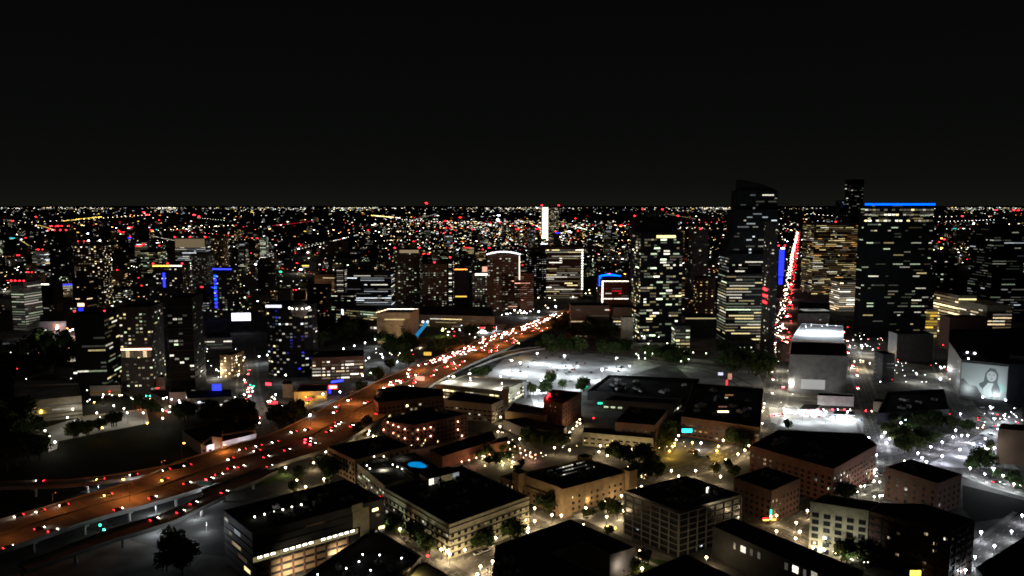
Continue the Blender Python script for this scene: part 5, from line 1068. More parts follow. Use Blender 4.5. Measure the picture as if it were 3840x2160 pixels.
lamps1('c', [(980,425,'small low lamp under the five in a row'),(1048,457,'small lamp above the black hotel roof'),(738,410,'lamp at the lower end of the lamp-strung wall street'),(613,393,'small lamp left of the lamp-strung wall street'),(232,348,'lamp at the patio brick shed'),(327,320,'greenish lamp among trees above the patio'),(148,260,'lower lamp of three in the narrow street left of the red neon'),(165,218,'middle lamp of three in the narrow street left of the red neon'),(170,140,'top bright lamp of three in the narrow street left of the red neon'),(1615,327,'lamp on the dark street left of the cyan sign'),(1635,292,'upper lamp on the dark street left of the cyan sign'),(1880,265,'lamp before the long brick office, centre'),(1780,243,'lamp before the long brick office, beside the cyan sign'),(2008,280,'lamp before the long brick office, right'),(2002,332,'lamp at the tree right of the orange lot')], 'globe', 'ww', gl, e=800)
lamps('c', [(715,290),(740,265),(765,237),(797,213),(825,192),(800,182),(822,160)], 'globe', 'ww', 'one of the string of close lamps down the street right of the red neon building', 'lamp string by the red neon building', e=500, r=.55)
lamps1('g', [(970,1305,'topmost lamp strung on the brick wall of the red neon building'),(945,1330,'second lamp strung on the brick wall of the red neon building'),(915,1355,'third lamp strung on the brick wall of the red neon building'),(883,1380,'lowest lamp strung on the brick wall of the red neon building')], 'flood', 'ww', gl, e=500, r=.55)
lamps('c', [(287,383),(330,398),(370,415),(415,432),(457,450),(335,437),(380,453),(425,470),(248,405)], 'globe', 'pk', 'one of the double row of warm lamps on the patio walkway', 'patio walkway lamps', e=350, r=.42, s=12)
lamps('c', [(22,463),(80,450),(-30,475),(-90,495),(-150,508)], 'globe', 'pk', 'one of the pinkish lamps in front of the brick market hall', 'market hall lamps', e=350, r=.45, s=12)
lamps1('c', [(1950,418,'lower orange lamp of the pair right of the lot'),(1962,380,'upper orange lamp of the pair right of the lot'),(1748,350,'orange lamp in the lot under the cyan sign'),(1560,420,'strong amber lamp at the lower left of the orange lot'),(1585,380,'second amber lamp up the orange lot edge'),(1600,355,'third amber lamp up the orange lot edge')], 'globe', 'am', 'amber lamps', e=1400)
lamps1('c', [(1820,353,'violet-white lamp in the orange-lit lot')], 'globe', 'vi', gl, e=1200)
lamps1('d', [(147,838,'lamp on the facade corner of the grey office block'),(465,950,'bright lamp at the neon restaurant corner'),(465,1080,'lamp on the street below the neon restaurant'),(628,1010,'upper lamp on the street left of the white block'),(658,1083,'middle lamp on the street left of the white block'),(622,1138,'lower lamp on the street left of the white block'),(765,1215,'lamp among shrubs in front of the white block'),(998,1230,'lamp at the foot of the white block'),(48,490,'big lamp on the wide street left of the brick building'),(148,445,'lamp nearest the left wall of the wide brick building'),(205,412,'small lamp up the street by the wide brick building'),(27,330,'small lamp in front of the long brick office right end'),(720,910,'bright lamp cluster at the left corner of the white block'),(1520,503,'warm pinkish lamp over the dark windowless block')], 'globe', 'ww', gl, e=1100)
lamps('d', [(238,375),(310,280),(323,222),(335,155),(352,90),(366,28),(348,190),(362,60)], 'globe', 'ww', 'one of the row of lamps along the right side of the long brick office', 'lamp row beside the long brick office', e=700, r=.55)
lamps1('d', [(535,105,'upper lamp left of the gas station'),(535,150,'lower lamp left of the gas station')], 'globe', 'cw', gl, e=1500)
wl = 'white lamps on the right-hand plaza and park'
lamps('d', [(1665,475),(1700,508),(1630,437),(1370,352),(1373,242),(1358,267),(1395,318),(1490,187),(1530,170),(1520,235),(1640,252),(1580,347),(1735,385),(1830,345),(1920,305),(1940,248),(1990,290),(2040,290),(1830,460),(1975,407),(2085,360),(2185,318),(2290,240),(2140,445),(2260,393),(1345,130),(1980,115),(2225,55),(1225,310)], 'globe', 'vi', 'one of the many bluish-white lamps scattered over the tree-filled plaza on the right', wl, e=1600, r=.72)
lamps1('d', [(2340,127,'glaring violet-white floodlight at the right plaza'),(2150,1088,'violet-white lamp at the lower right street corner'),(1965,1283,'violet-white lamp at the foot of the dark right building'),(2490,950,'warm white lamp on the frame edge at the lower right street')], 'globe', 'vi', wl, e=1500, r=.75)
lamps('d', [(2100,1290),(2260,1200),(2400,1080),(2020,1400),(2330,620),(2420,690),(2180,610),(2060,560),(1330,300),(1290,450)], 'globe', 'cw', 'one of the plain white lamps along the right edge streets', 'right edge street lamps', e=1700, r=.6)
lamps('d', [(1130,755),(1160,712),(1190,708),(1270,665),(1315,675),(1285,570),(1270,600),(1270,797),(1315,790),(1337,785)], 'globe', 'nw', 'one of the clustered white lamps on the street right of the wide brick building', 'lamps right of the wide brick building', e=500, r=.5)
mg = 'mast lamps of the central car park'
lamps1('g', [(557,838,'tall mast lamp at the rear left of the bright car park'),(818,862,'tall mast lamp at the rear middle of the bright car park'),(1325,885,'tall mast lamp at the rear right of the bright car park'),(390,930,'tall mast lamp at the left of the bright car park'),(673,952,'tall mast lamp in the centre of the bright car park'),(1183,997,'tall mast lamp at the right of the bright car park'),(600,1103,'mast lamp beside the round tree of the car park'),(308,908,'small square mast lamp at the left rim of the car park'),(565,1200,'bright lamp at the car park entrance between two trees')], 'mast', 'cw', mg, e=34000, r=.8)
lamps('g', [(200,1060),(450,1060),(900,1080),(950,960),(1450,960),(750,1200),(60,1100)], 'mast', 'cw', 'fill mast added to wash the central car park with even white light', 'added fill masts of the central car park', e=20000, r=.25, s=4)  # extra masts with dim heads, added as even fill light
lamps1('p', [(1290,820,'warm mast lamp left of the pale parking garage roof'),(1100,855,'small mast lamp on the rim left of the pale garage roof')], 'mast', 'nw', mg, e=16000, r=.6)
lamps('p', [(1670,930),(1045,850),(1300,875)], 'globe', 'nw', 'one of the small lamps standing on the pale garage roof', 'garage roof lamps', e=9000, r=.4, z=13)
lamps('a', [(598,75),(937,45),(797,105),(825,140),(555,143),(1020,70),(1180,105),(1048,105)], 'flood', 'nw', 'one of the pale lamps over the yellowish car park on the left', 'lamps of the left car park', e=1500, r=.6)
lamps1('a', [(605,178,'brightest lamp in the middle of the yellowish left car park'),(370,250,'upper of three lamps stepping down the left car park edge'),(410,298,'middle of three lamps stepping down the left car park edge'),(452,345,'lowest of three lamps stepping down the left car park edge'),(1340,150,'bluish lamp above the dark strip right of the left car park')], 'flood', 'nw', 'lamps of the left car park', e=1700, r=.65)
lamps1('a', [(340,88,'orange lamp left of the ribbon-lit parking building'),(775,18,'yellow lamp over the left car park'),(1480,75,'yellow lamp beside the red-lit street'),(1212,190,'pinkish orange lamp at the right end of the left car park'),(842,227,'small yellow lamp in the left car park')], 'flood', 'am', 'orange lamps of the lower left', e=1500, r=.6)
# freeway lamps
lamps1('n', [(2190,70,'tall orange freeway lamp on the black ground left of the white building')], 'cobra', 'or_', 'freeway lamps', e=1500, r=.7)
lamps1('n', [(1450,510,'orange freeway lamp standing on the deck over the pale ground')], 'cobra', 'or_', 'freeway lamps', e=5000, r=.7, z=DZ)
lamps1('o', [(415,720,'orange freeway lamp in front of the white two-storey building')], 'cobra', 'or_', 'freeway lamps', e=5000, r=.6, z=DZ-6)
lamps1('p', [(1850,462,'orange freeway lamp beside the far jam')], 'cobra', 'am', 'freeway lamps', e=5000, r=.8, z=DZ)
s = 40; k = 0
while s < TOT:
    p, d, w = at(s); n = Vector((-d.y, d.x)); q = p+n*(.02*w)+n*(.25 if k % 2 else -.2)*w; onr = 150 < s < 210
    e_ = 2000 if 95 < s < 150 else 5200 if s > 250 else 900 if s < 95 else 260
    ro = lamp(q.x, q.y, 'cobra', 'or_', 'dim shielded orange lamp standing between the freeway lanes', 'shielded lamps along the freeway', s=.8, r=.3, e=int(e_*2.2), z=DZ); k += 1; s += 34
# lamps under the decks (pale ground and lit piers)
lamps('n', [(1880,835),(2520,670),(1900,1060),(2350,880)], 'globe', 'cw', 'white lamp under the freeway decks lighting the piers', 'lamps under the freeway decks', e=3200, r=.3, s=3)
lamps('a', [(1100,690),(810,700),(1700,1010),(1500,1130),(1250,960)], 'globe', 'cw', 'white lamp on the pale ground between the freeway decks', 'lamps between the freeway decks', e=2000, r=.25, s=2)
# mid-distance lamps
SMALL = MB()
def scat(seed, pts, n, sx, sy, kinds, lab, grp, **kw):
    r_ = random.Random(seed)
    if not kw.get('e'):
        for i in range(n):
            q = r_.choice(pts); x, y = G((q[0], q[1]+r_.uniform(-sx, sx), q[2]+r_.uniform(-sy, sy)), 4); SMALL.cyl((x,y,0),(x,y,4),.06,.06,M['dmetal'],4); SMALL.ball((x,y,4.3), kw['r']*r_.uniform(.6,1), EM(r_.choice(kinds), kw['s']), 8, 5, sx=1.4, sz=.8)
        return
    for i in range(n):
        q = r_.choice(pts); x, y = G((q[0], q[1]+r_.uniform(-sx, sx), q[2]+r_.uniform(-sy, sy)), 8); lamp(x, y, 'flood', r_.choice(kinds), lab, grp, **kw)
scat(1, [('o',700,120),('o',670,250),('o',1200,250),('o',1000,190)], 9, 90, 60, ['cw','nw','ww'], 'lamp at the lower left junction with the red-lit avenue', 'junction lamps of the left avenue', e=1400, r=.6)
lamps('e', [(2355,855),(2370,880),(2330,915),(2350,960),(2310,1050),(2370,1100),(2370,1240),(2350,1315),(2280,1270)], 'flood', 'nw', 'one of the close lamps down the left avenue', 'left avenue lamps', e=2200, r=.7)
lamps('f', [(1005,795),(900,825),(1030,825),(1110,768),(1215,738),(1310,705),(740,885),(960,868),(1250,885),(1375,850),(1550,860),(1615,862),(1385,880),(265,858),(185,870),(445,1050),(1525,922),(1190,1055),(1270,1030),(680,1437),(970,1215),(805,1235)], 'flood', 'cw', 'one of the white lamps in the park and streets around the museum cube', 'lamps around the museum', e=3200, r=.75)
lamps1('f', [(1965,615,'yellow-green lamp in the glittering lot behind the museum')], 'flood', 'yg', 'lamps behind the museum', e=2500, r=1.5)
scat(3, [('f',2000,590),('f',2200,600),('f',2100,640),('f',2350,600),('f',2400,660)], 34, 130, 50, ['cw','cw','nw','ww','rd'], 'one of the tightly packed small lights in the glittering lot behind the museum', 'lights of the glittering lot', e=0, r=.75, s=9)
scat(5, [('g',300,440),('g',450,430),('g',550,420)], 16, 120, 30, ['cw','nw'], 'one of the dense white lights at the far end of the freeway jam', 'lights at the end of the jam', e=0, r=1.1, s=10)
lamps('g', [(430,440),(570,435),(735,385)], 'flood', 'cw', 'glaring white floodlight at the far end of the freeway jam', 'floodlights at the end of the jam', e=16000, r=1.5, s=14)
scat(7, [('g',800,250),('g',650,200),('g',1000,220),('g',700,330)], 20, 150, 50, ['nw','ww','cw','ww'], 'one of the warm street lights beyond the end of the freeway jam', 'lights beyond the jam', e=0, r=1.3, s=8)
scat(9, [('g',1650,850),('g',1950,880),('g',2100,760),('g',1700,720),('g',2300,800)], 22, 150, 60, ['nw','cw','gw'], 'one of the small lamps between the trees under the dark apartment tower', 'lamps between the towers', e=900, r=.6, s=9)
scat(11, [('h',1200,840),('h',1500,900),('h',1700,940),('h',1900,850),('h',1300,700),('h',1100,620)], 20, 100, 50, ['nw','cw','ww'], 'one of the lamps in the streets between the dark cube and the mural', 'lamps between cube and mural', e=7000, r=.6, s=9)
scat(13, [('e',1500,1250),('e',1250,1260),('e',1700,1330),('a',1300,60)], 10, 120, 50, ['ww','am','cw'], 'lamp along the orange street of the lower left', 'orange street lamps', e=1000, r=.6)
scat(15, [('e',560,560),('e',640,590),('e',700,640),('e',560,480)], 12, 90, 30, ['vi','cw','ww','or_'], 'one of the glaring lights in the left background yard', 'lights of the left background yard', e=6000, r=1.1, s=12)
lamps1('h', [(1198,667,'bright white lamp in the avenue crossing right of the white roof deck'),(1868,950,'white lamp on the street left of the mural'),(1493,260,'violet-white lamp on a roof between the right towers')], 'flood', 'cw', 'lamps of the right avenues', e=6000, r=1.0)
# street canyon light of the avenue
lamps('h', [(500,1150),(470,960),(590,980),(480,800),(560,880),(600,1080),(430,1080)], 'cobra', 'nw', 'dim lamp along the near end of the straight avenue', 'near avenue lamps', e=12000, r=.35, s=3)
lamps('h', [(525,520),(560,420),(550,640),(585,300),(595,150),(520,600),(560,230)], 'cobra', 'pk', 'lamp along the glowing far part of the straight avenue', 'far avenue lamps', e=11000, r=1.9, s=10)
lamps('h', [(700,1230),(900,1230),(1080,1230)], 'flood', 'cw', 'lamp over the floodlit gas station forecourt', 'gas station lamps', e=9000, r=.7)
lamps('d', [(2260,150),(2240,60),(2200,400),(2250,560)], 'mast', 'cw', 'dim mast lamp washing the right-hand plaza with white light', 'right plaza masts', e=12000, r=.3, s=4)
# floodlights
def flood(x, y, z, tx, ty, tz, e, col, label, size=70, parent=None):
    ro = link('floodlight', None, None, (x, y, z)); tag(ro, label, 'floodlight'); v = Vector((tx-x, ty-y, tz-z-1.2)); u = v.normalized()*-.8; b = MB(); b.box(u.x-.35,u.x+.35,u.y-.3,u.y+.3,u.z+.9,u.z+1.5,M['dmetal']); b.cyl((u.x,u.y,-z if z < 10 else -1.5),(u.x,u.y,u.z+.9),.08,.08,M['dmetal'],6); b.build('housing', ro)
    l = bpy.data.lights.new('flood_glow', 'SPOT'); l.energy = e*LP; l.color = col; l.spot_size = R(size); l.spot_blend = 1; l.shadow_soft_size = .5
    o = link('flood_glow', l, ro, (0, 0, 1.2)); o.rotation_euler = v.to_track_quat('-Z', 'Y').to_euler(); return ro
rt, poly, E_ = MUSEUM; p, d, L_, r, n = face_frame(poly, E_)
for t in (.2, .75): q = p+d*L_*t+n*34; flood(q.x, q.y, 1, q.x-n.x*34, q.y-n.y*34, 20, 30000, (1,.85,.6), 'floodlight on the ground aimed at the museum cube, %s of two' % ('left' if t < .5 else 'right'), 85)
rt, poly, h = MUR; i = front_edges(poly); p = rt.location
mo = [o for o in ALL.objects if o.name.startswith('mural') and o.name != 'mural_building' and o.parent == rt][0]
mc = Vector(rt.location)+Vector(mo.location); nrm = Vector((math.sin(mo.rotation_euler.z), -math.cos(mo.rotation_euler.z), 0))
for sx in (-16, 12): q = mc+nrm*26+Vector((sx, 0, 0)); flood(q.x, q.y, 2, mc.x+sx*.6, mc.y, 15, 26000, (.85,.97,1), 'floodlight in front of the mural of the woman, %s one' % ('left' if sx < 0 else 'right'), 85)
for k, q in enumerate([('h',2095,731),('h',2160,738),('h',2105,783),('h',2225,1105),('h',2420,1130)]):
    a = G(q, 37 if k < 3 else 4); b = MB(); b.ball((0,0,0), .8, EM('vi', 14), 8, 6); b.box(-.1,.1,-.1,.1,-1.2,-.6,M['dmetal']); b.build('mural_lamp', rt, (a[0]-rt.location[0], a[1]-rt.location[1], (37.5 if k < 3 else 4)))
for z in range(4):
    for (X, Y) in ((2035, 735), (2005, 990)):
        a = G(('h', X+z*7, Y+z*12), 30 if Y < 900 else 8); b = MB(); b.ball((0,0,0), .5, EM('cw', 9), 8, 5); b.build('edge_lamp', rt, (a[0]-rt.location[0], a[1]-rt.location[1], 30 if Y < 900 else 8))
for bl_, e_, c_, nm_ in ((WHITEB, 9000, (1,.97,.82), 'white block with the window grid'), (APT, 4500, (.95,1,.75), 'pale apartment wall'), (WB2, 6500, (.9,.9,1), 'white two-storey building'), (CUBE, 1800, (1,1,.97), 'dark cube building')):
    rt, poly, h = bl_; i = main_edge(poly)
    if nm_[0] == 'p': i = min(front_edges(poly), key=lambda i: (face_frame(poly, i)[0]+face_frame(poly, i)[1]*face_frame(poly, i)[2]/2).x)
    p, d, L_, r, n = face_frame(poly, i)
    for t in (.25, .75): q = p+d*L_*t+n*12; flood(q.x, q.y, 3, q.x-n.x*12, q.y-n.y*12, 10, e_, c_, 'fill light added to brighten the %s, %s one' % (nm_, 'first' if t < .5 else 'second'), 110)  # fill lights added in front of facades that would stay too dark
rt, poly, h = LITROOF; c = sum(poly, Vector((0,0)))/4; 

for k, (dx, dy) in enumerate(((-20, -6), (0, -6), (18, -4), (-8, 7), (12, 7))): lamp(c.x+dx, c.y+dy, 'flood', 'cw', 'roof lamp added to light the brilliant white roof deck', 'added lamps of the white roof deck', s=6, r=.4, e=34000, z=h)  # lamp posts added so that the whole deck shines white

for (q, e, col, lab, z) in ((('b',420,1480),14000,(1,.8,.55),'fill light added for the beige parking levels of the lit office',3),(('b',800,1330),9000,(1,.8,.55),'second fill light added for the beige parking levels of the lit office',3),(('c',1180,1420),1800,(1,.85,.65),'fill light added before the end wall of the courtyard building',5),(('c',60,1400),4000,(1,.85,.7),'fill light added at the left wall of the courtyard building',5),(('b',1180,560),5000,(1,.9,.7),'floodlight on the garage deck beside the pool',14),(('b',1330,450),3000,(1,.9,.7),'lamp on the upper garage deck near the pool',18),(('b',1400,1400),2500,(1,.75,.3),'lamp lighting the tan roof at the bottom edge',11),(('c',740,1330),900,(.9,1,.6),'fill light added in the notch of the courtyard building',3),(('a',1750,440),2500,(.85,.85,1),'lamp lighting the white two-storey building',5),(('d',860,1260),9000,(.85,1,.7),'lamp at the foot of the white block, left',2),(('d',1020,1290),11000,(1,1,.7),'lamp at the foot of the white block, right',2),(('c',900,850),1200,(1,.7,.35),'low lamp at the hotel facade foot',4),(('c',660,905),1500,(1,.8,.45),'low lamp at the hotel near corner',4),(('b',1260,960),1800,(.95,1,.7),'low lamp at the pale apartment wall',4)):  # office, courtyard and white block entries are fill lights added for brightness
    x, y = G(q, z); flood(x, y, z, x-3 if z < 10 else x, y+14 if z < 10 else y+.5, z+2 if z < 10 else 0, e, col, lab, 140)
# patio glow
for k in range(26):
    q = ('c', random.uniform(-60, 300), random.uniform(400, 560)); x, y = G(q, 1); 
    ro = link('patio_light', None, None, (x, y, 0)); tag(ro, 'one of the small yellow lights scattered over the glowing patio garden', 'patio light', 'patio garden lights'); b = MB(); b.cyl((0,0,0),(0,0,1.2),.06,.06,M['dmetal'],6); b.ball((0,0,1.5), .55, EM('wy', 5), 8, 5); b.build('lantern', ro)
    if k % 3 == 0: link('lamp_glow', plight('wy', 1600), ro, (0, -.8, 2.2))
# signs
def sign(q, z, w, h_, k, s, label, dpt=.5, name='neon_sign', post=True, rz=0):
    x, y = G(q, z); ro = link(name, None, None, (x, y, 0)); tag(ro, label, 'sign'); b = MB(); b.box(-w/2,w/2,-dpt/2,dpt/2,z-h_/2,z+h_/2,EM(k, s)); b.build('lit_face', ro, rz=rz)
    b = MB(); b.box(-w/2-.15,w/2+.15,dpt/2+.01,dpt/2+.25,z-h_/2-.15,z+h_/2+.15,M['dmetal']); b.build('backing', ro, rz=rz)
    if post: b = MB(); b.cyl((0,.5,0),(0,.5,z-h_/2),.2,.2,M['dmetal'],8); b.build('post', ro)
    return ro
sign(('f',943,1112), 12, 12, 1.8, 'bl', 5, 'slanted electric blue light bar over the diner roof beside the freeway', rz=R(35)); sign(('f',902,1168), 9, 8.5, 3.8, 'rd', 3, 'glowing red rectangular sign of the diner under the blue bar'); sign(('f',902,1168), 9.1, 6.5, 1.9, 'pk', 7, 'pale pink glowing centre panel on the red diner sign', .9, post=False); sign(('f',872,1208), 4, 2.2, 4.5, 'bl', 2.5, 'small violet-blue upright sign under the red diner sign', post=False)
sign(('f',275,1138), 14, 6, 2.4, 'rd', 6, 'slanted red neon sign in the dark beside the left avenue', rz=R(-20)); sign(('f',663,1285), 6, 6, 1.8, 'rd', 5, 'low red neon sign right of the left avenue'); sign(('f',320,1320), 4, 8, 2.2, 'rd', 4, 'sprawling red neon figure beside the left avenue'); 
sign(('e',2103,1172), 16, 8, 5.8, 'bl', 3, 'square blue screen on the roof above the lit parking building'); sign(('e',2340,487), 22, 26, 11, 'vi', 2.6, 'large glowing white billboard in the left background', rz=R(8), name='billboard')
sign(('e',785,370), 30, 10, 5, 'pk', 3, 'pink-white lit sign above the dark office roof on the left'); sign(('e',785,415), 24, 7, 5, 'bl', 1.6, 'blue lit panel just below the pink-white sign'); sign(('e',1785,325), 60, 16, 1.6, 'tq', 3, 'thin cyan light line on the dark round-shouldered tower', post=False)
sign(('c',1705,252), 6, 8, 3, 'tq', 3, 'cyan glowing sign at the left end of the long brick office'); sign(('g',2335,1040), 8, 5, 3, 'vi', 1.0, 'small magenta mural panel near the avenue'); sign(('g',2395,1125), 10, 1.5, 5, 'rd', 3.5, 'upright red neon strip left of the avenue'); sign(('g',2425,1065), 12, 4, 6, 'pk', .45, 'pale square lit panel above the upright red strip')
sign(('g',1165,1325), 6, 4, 1.6, 'gn', 2, 'green lit sign at the low hall with clerestory windows'); sign(('g',1030,1175), 5, 3, 3, 'gn', .8, 'glowing panel standing in for faint green light on the car park trees'); sign(('g',1405,780), 7, 7, 3.5, 'rd', 1.8, 'red glow sign at the foot of the pale concrete slab'); sign(('f',1820,845), 6, 9, 4, 'am', .9, 'large yellow-orange lit facade panel beside the freeway, left of the jam'); sign(('f',1745,1095), 9, 10, 6.5, 'pk', 1.2, 'glowing cream billboard in the middle of the freeway slope', rz=R(-18), name='billboard')  # green light on the trees is made by a self-glowing panel
sign(('g',985,720), 5, 8, 1.6, 'yg', .5, 'glowing panel standing in for a yellow-green lit patch behind the car park');  # self-glowing panel in place of light falling among the trees
sign(('d',1610,1425), 5, 5, 2.5, 'am', 3, 'yellow lit sign at the bottom right under the balconies'); sign(('f',1775,535), 26, 3, 3, 'cw', 2, 'bright white top end of the slanting blue escalator tube', post=False)
def signal(q, k, label, z=6):
    x, y = G(q, z); ro = link('traffic_light', None, None, (x, y, 0)); tag(ro, label, 'traffic light'); b = MB(); b.cyl((0,.2,0),(0,.2,z),.1,.1,M['dmetal'],6); b.box(-.3,.3,-.1,.3,z-.8,z+.8,M['dmetal']); b.build('housing', ro); b = MB(); b.ball((0,-.3,z), .62, EM(k, 9), 8, 5); b.build('signal_lamp', ro)
for q, k, l in ((('n',1212,1058),'gn','upper green traffic light under the freeway at the lower left'),(('n',1258,1112),'gn','lower green traffic light under the freeway at the lower left'),(('o',753,12),'gn','left green traffic light of the left avenue'),(('o',793,24),'gn','right green traffic light of the left avenue'),(('o',745,38),'rd','red traffic light under the green pair of the left avenue'),(('e',1420,1253),'gn','left green traffic light of the orange street'),(('e',1455,1253),'gn','right green traffic light of the orange street'),(('h',640,50),'gn','green traffic light far up the avenue'),(('h',622,122),'gn','second green traffic light far up the avenue'),(('h',470,488),'rd','large red light at the left kerb of the avenue'),(('h',398,738),'rd','red light at the avenue crossing left of the dark cube'),(('h',1080,512),'rd','red traffic light right of the white roof deck'),(('h',1055,560),'rd','wide red light below right of the white roof deck'),(('h',1340,690),'rd','left red light of the crossing pair'),(('h',1456,702),'rd','right red light of the crossing pair'),(('h',1160,880),'rd','red light right of the dark cube'),(('h',1890,662),'rd','red light at the far right avenue'),(('h',1785,547),'rd','red light under the round yellow building'),(('c',935,147),'rd','red light at the car park exit near the red neon building'),(('g',415,670),'rd','red light in the freeway beyond the ramp'),(('b',1545,1280),'rd','small red light at the lower street crossing'),(('b',1150,797),'rd','red light on the corner of the lit office')): signal(q, k, l)
# ------------------------------------------------------------------ trees
def crown_mesh(seed, r=1.0, n=760, mt='leaf'):
    rr = random.Random(seed); b = MB(); lobes = [(Vector((rr.uniform(-.5,.5), rr.uniform(-.5,.5), rr.uniform(-.25,.45))), rr.uniform(.35,.6)) for _ in range(9)]
    for _ in range(n):
        c, R_ = rr.choice(lobes); v = Vector((rr.gauss(0,1), rr.gauss(0,1), rr.gauss(0,1))).normalized()*R_*rr.uniform(.55, 1.05); q = c+v
        u = Vector((rr.gauss(0,1), rr.gauss(0,1), rr.gauss(0,1))).normalized(); w = u.orthogonal().normalized(); s_ = rr.uniform(.07, .15)
        b.face([q+u*s_, q+w*s_*.7, q-u*s_, q-w*s_*.7], M[mt])
    return b.mesh('crown')
CR = [crown_mesh(i, mt=('leaf' if i % 3 else 'leaf2')) for i in range(6)]
def trunk_mesh():
    b = MB(); b.cyl((0,0,0),(0,0,.55),.06,.04,M['bark'],7)
    for a in range(4): t = a*math.pi/2+.4; b.cyl((0,0,.45),(.3*math.cos(t),.3*math.sin(t),.85),.03,.012,M['bark'],5)
    return b.mesh('trunk')
TR = trunk_mesh(); TREEP = []
for i in range(6):
    o = link('tree', None); link('trunk', TR, o); link('crown', CR[i], o, (0,0,1.05)); TREEP.append(proto(o))
TL_ = []
rtx = random.Random(31)
def tree(x, y, s_, label, group):
    TL_.append((math.hypot(x, y)/s_**.5, x, y, s_*1.15, label, group))
def trees(r, pts, s_, label, group):
    for q in pts: x, y = G((r, q[0], q[1]), s_*.9); tree(x, y, s_*rtx.uniform(.85, 1.15), label, group)
def grove(qs, n, s_, label, group):
    A_, B_, C_, D_ = [Vector(G(q, 0)) for q in qs]
    for _ in range(n): u, v = rtx.random(), rtx.random(); p = (A_*(1-u)+B_*u)*(1-v)+(D_*(1-u)+C_*u)*v; tree(p.x, p.y, s_*rtx.uniform(.75, 1.25), label, group)
trees('b', [(1210,985),(1250,1010),(1290,1060),(1440,1105),(1530,1190),(1560,1215),(1490,1140)], 4.6, 'leafy street tree along the pale apartment wall', 'street trees at the pale apartment wall')
trees('b', [(760,565),(705,590),(740,620),(670,545)], 5.5, 'dark tree clumped left of the garage', 'trees left of the garage')
trees('b', [(960,230),(970,270),(1040,205)], 5.5, 'dark tree against the freeway edge behind the apartment wing', 'trees behind the apartment wing')
trees('b', [(1230,330),(1290,320),(1180,320),(480,590),(500,640),(440,740),(1990,1160),(2040,1150)], 4, 'small tree beside the old quarter buildings', 'small trees of the old quarter')
trees('c', [(520,860),(570,885),(280,1050),(320,1090),(250,1110),(60,1165),(20,1195),(30,1130)], 4.6, 'street tree in front of the dark apartment facade and hotel corner', 'street trees near the hotel')
trees('c', [(1100,905),(1080,870),(1130,930)], 4.6, 'bushy tree in the middle of the plaza', 'trees in the plaza'); trees('c', [(880,950),(930,935),(1000,885),(1015,895),(1060,1085)], 2.6, 'low shrub on the plaza', 'plaza shrubs')
trees('c', [(1358,1305)], 4.2, 'round dark tree at the corner of the grey office lawn', None); trees('c', [(1270,1385),(1290,1410)], 3, 'cone-shaped small tree by the courtyard building', 'small lawn trees')
grove([('c',380,330),('c',700,370),('c',680,420),('c',330,400)], 12, 5, 'dark tree in the grove above the patio', 'grove above the patio')
grove([('c',-40,420),('c',300,430),('c',380,600),('c',60,620)], 14, 3.6, 'tree of the glowing patio garden', 'trees of the patio garden')
grove([('c',1240,640),('c',1540,560),('c',1520,640),('c',1260,700)], 9, 4.4, 'street tree right of the hotel', 'street trees right of the hotel')
grove([('c',1450,440),('c',1640,180),('c',1600,140),('c',1540,420)], 9, 5.5, 'dark tree along the street left of the cyan sign', 'trees left of the cyan sign')
grove([('c',860,410),('c',1430,480),('c',1500,640),('c',1150,520)], 12, 5, 'dark tree behind the black hotel roof', 'trees behind the hotel')
trees('c', [(2045,530),(2085,590),(1930,590)], 3.8, 'round tree casting a shadow on the pale wide street', 'round trees of the wide street'); trees('d', [(60,530),(118,598)], 4.2, 'round tree beside the left wall of the wide brick building', 'round trees by the wide brick building')
trees('d', [(170,330),(120,320),(200,360),(90,300)], 5.5, 'dark tree right of the orange-lit lot', 'trees right of the orange lot'); trees('d', [(565,215)], 4, 'bare-looking small tree in front of the gas station', None)
trees('d', [(1000,740),(1060,770),(950,760)], 6, 'large dark tree in front of the wide brick building', 'large trees before the wide brick building')
grove([('d',830,1240),('d',1060,1290),('d',1650,1420),('d',1100,1400)], 22, 4, 'shrubby tree in the lit garden at the bottom right', 'trees of the bottom right garden')
grove([('d',1080,1180),('d',1300,1230),('d',1560,1350),('d',1200,1330)], 12, 6, 'dark tree against the finned building', 'trees against the finned building')
grove([('d',1320,170),('d',1900,210),('d',2080,260),('d',1380,440)], 30, 4.6, 'dark tree of the lamp-dotted park on the right', 'trees of the right park')
grove([('d',1400,400),('d',1800,300),('d',1700,440),('d',1450,440)], 12, 4.6, 'dark tree at the lower edge of the right park', 'trees at the lower edge of the right park')
grove([('d',1960,540),('d',2200,480),('d',2260,600),('d',2100,620)], 9, 4.6, 'dark tree left of the white-lit road', 'trees left of the white-lit road'); trees('d', [(2225,390),(2290,612),(2390,665),(2440,680)], 4.6, 'round dark tree standing out on the white-lit road', 'trees on the white-lit road')
grove([('a',560,320),('a',760,260),('a',1080,170),('a',760,330)], 16, 5, 'dark tree below the yellowish left car park', 'trees below the left car park'); grove([('a',1050,20),('a',1350,140),('a',1300,220),('a',1150,80)], 9, 5, 'dark tree right of the left car park', 'trees right of the left car park')
grove([('a',1420,130),('a',2060,120),('a',2100,230),('a',1500,200)], 22, 7, 'dark tree over the black-roofed hall on the left', 'trees by the black-roofed hall'); grove([('b',280,170),('b',560,110),('b',540,200),('b',300,250)], 14, 7, 'dark tree between avenue and freeway', 'trees between avenue and freeway')
grove([('b',0,170),('b',120,170),('b',130,260),('b',0,280)], 8, 6, 'dark tree left of the avenue mouth', 'trees left of the avenue mouth')
grove([('a',0,150),('a',250,200),('a',380,480),('a',0,640)], 16, 9, 'tree of the black wood at the left edge', 'trees of the left wood')
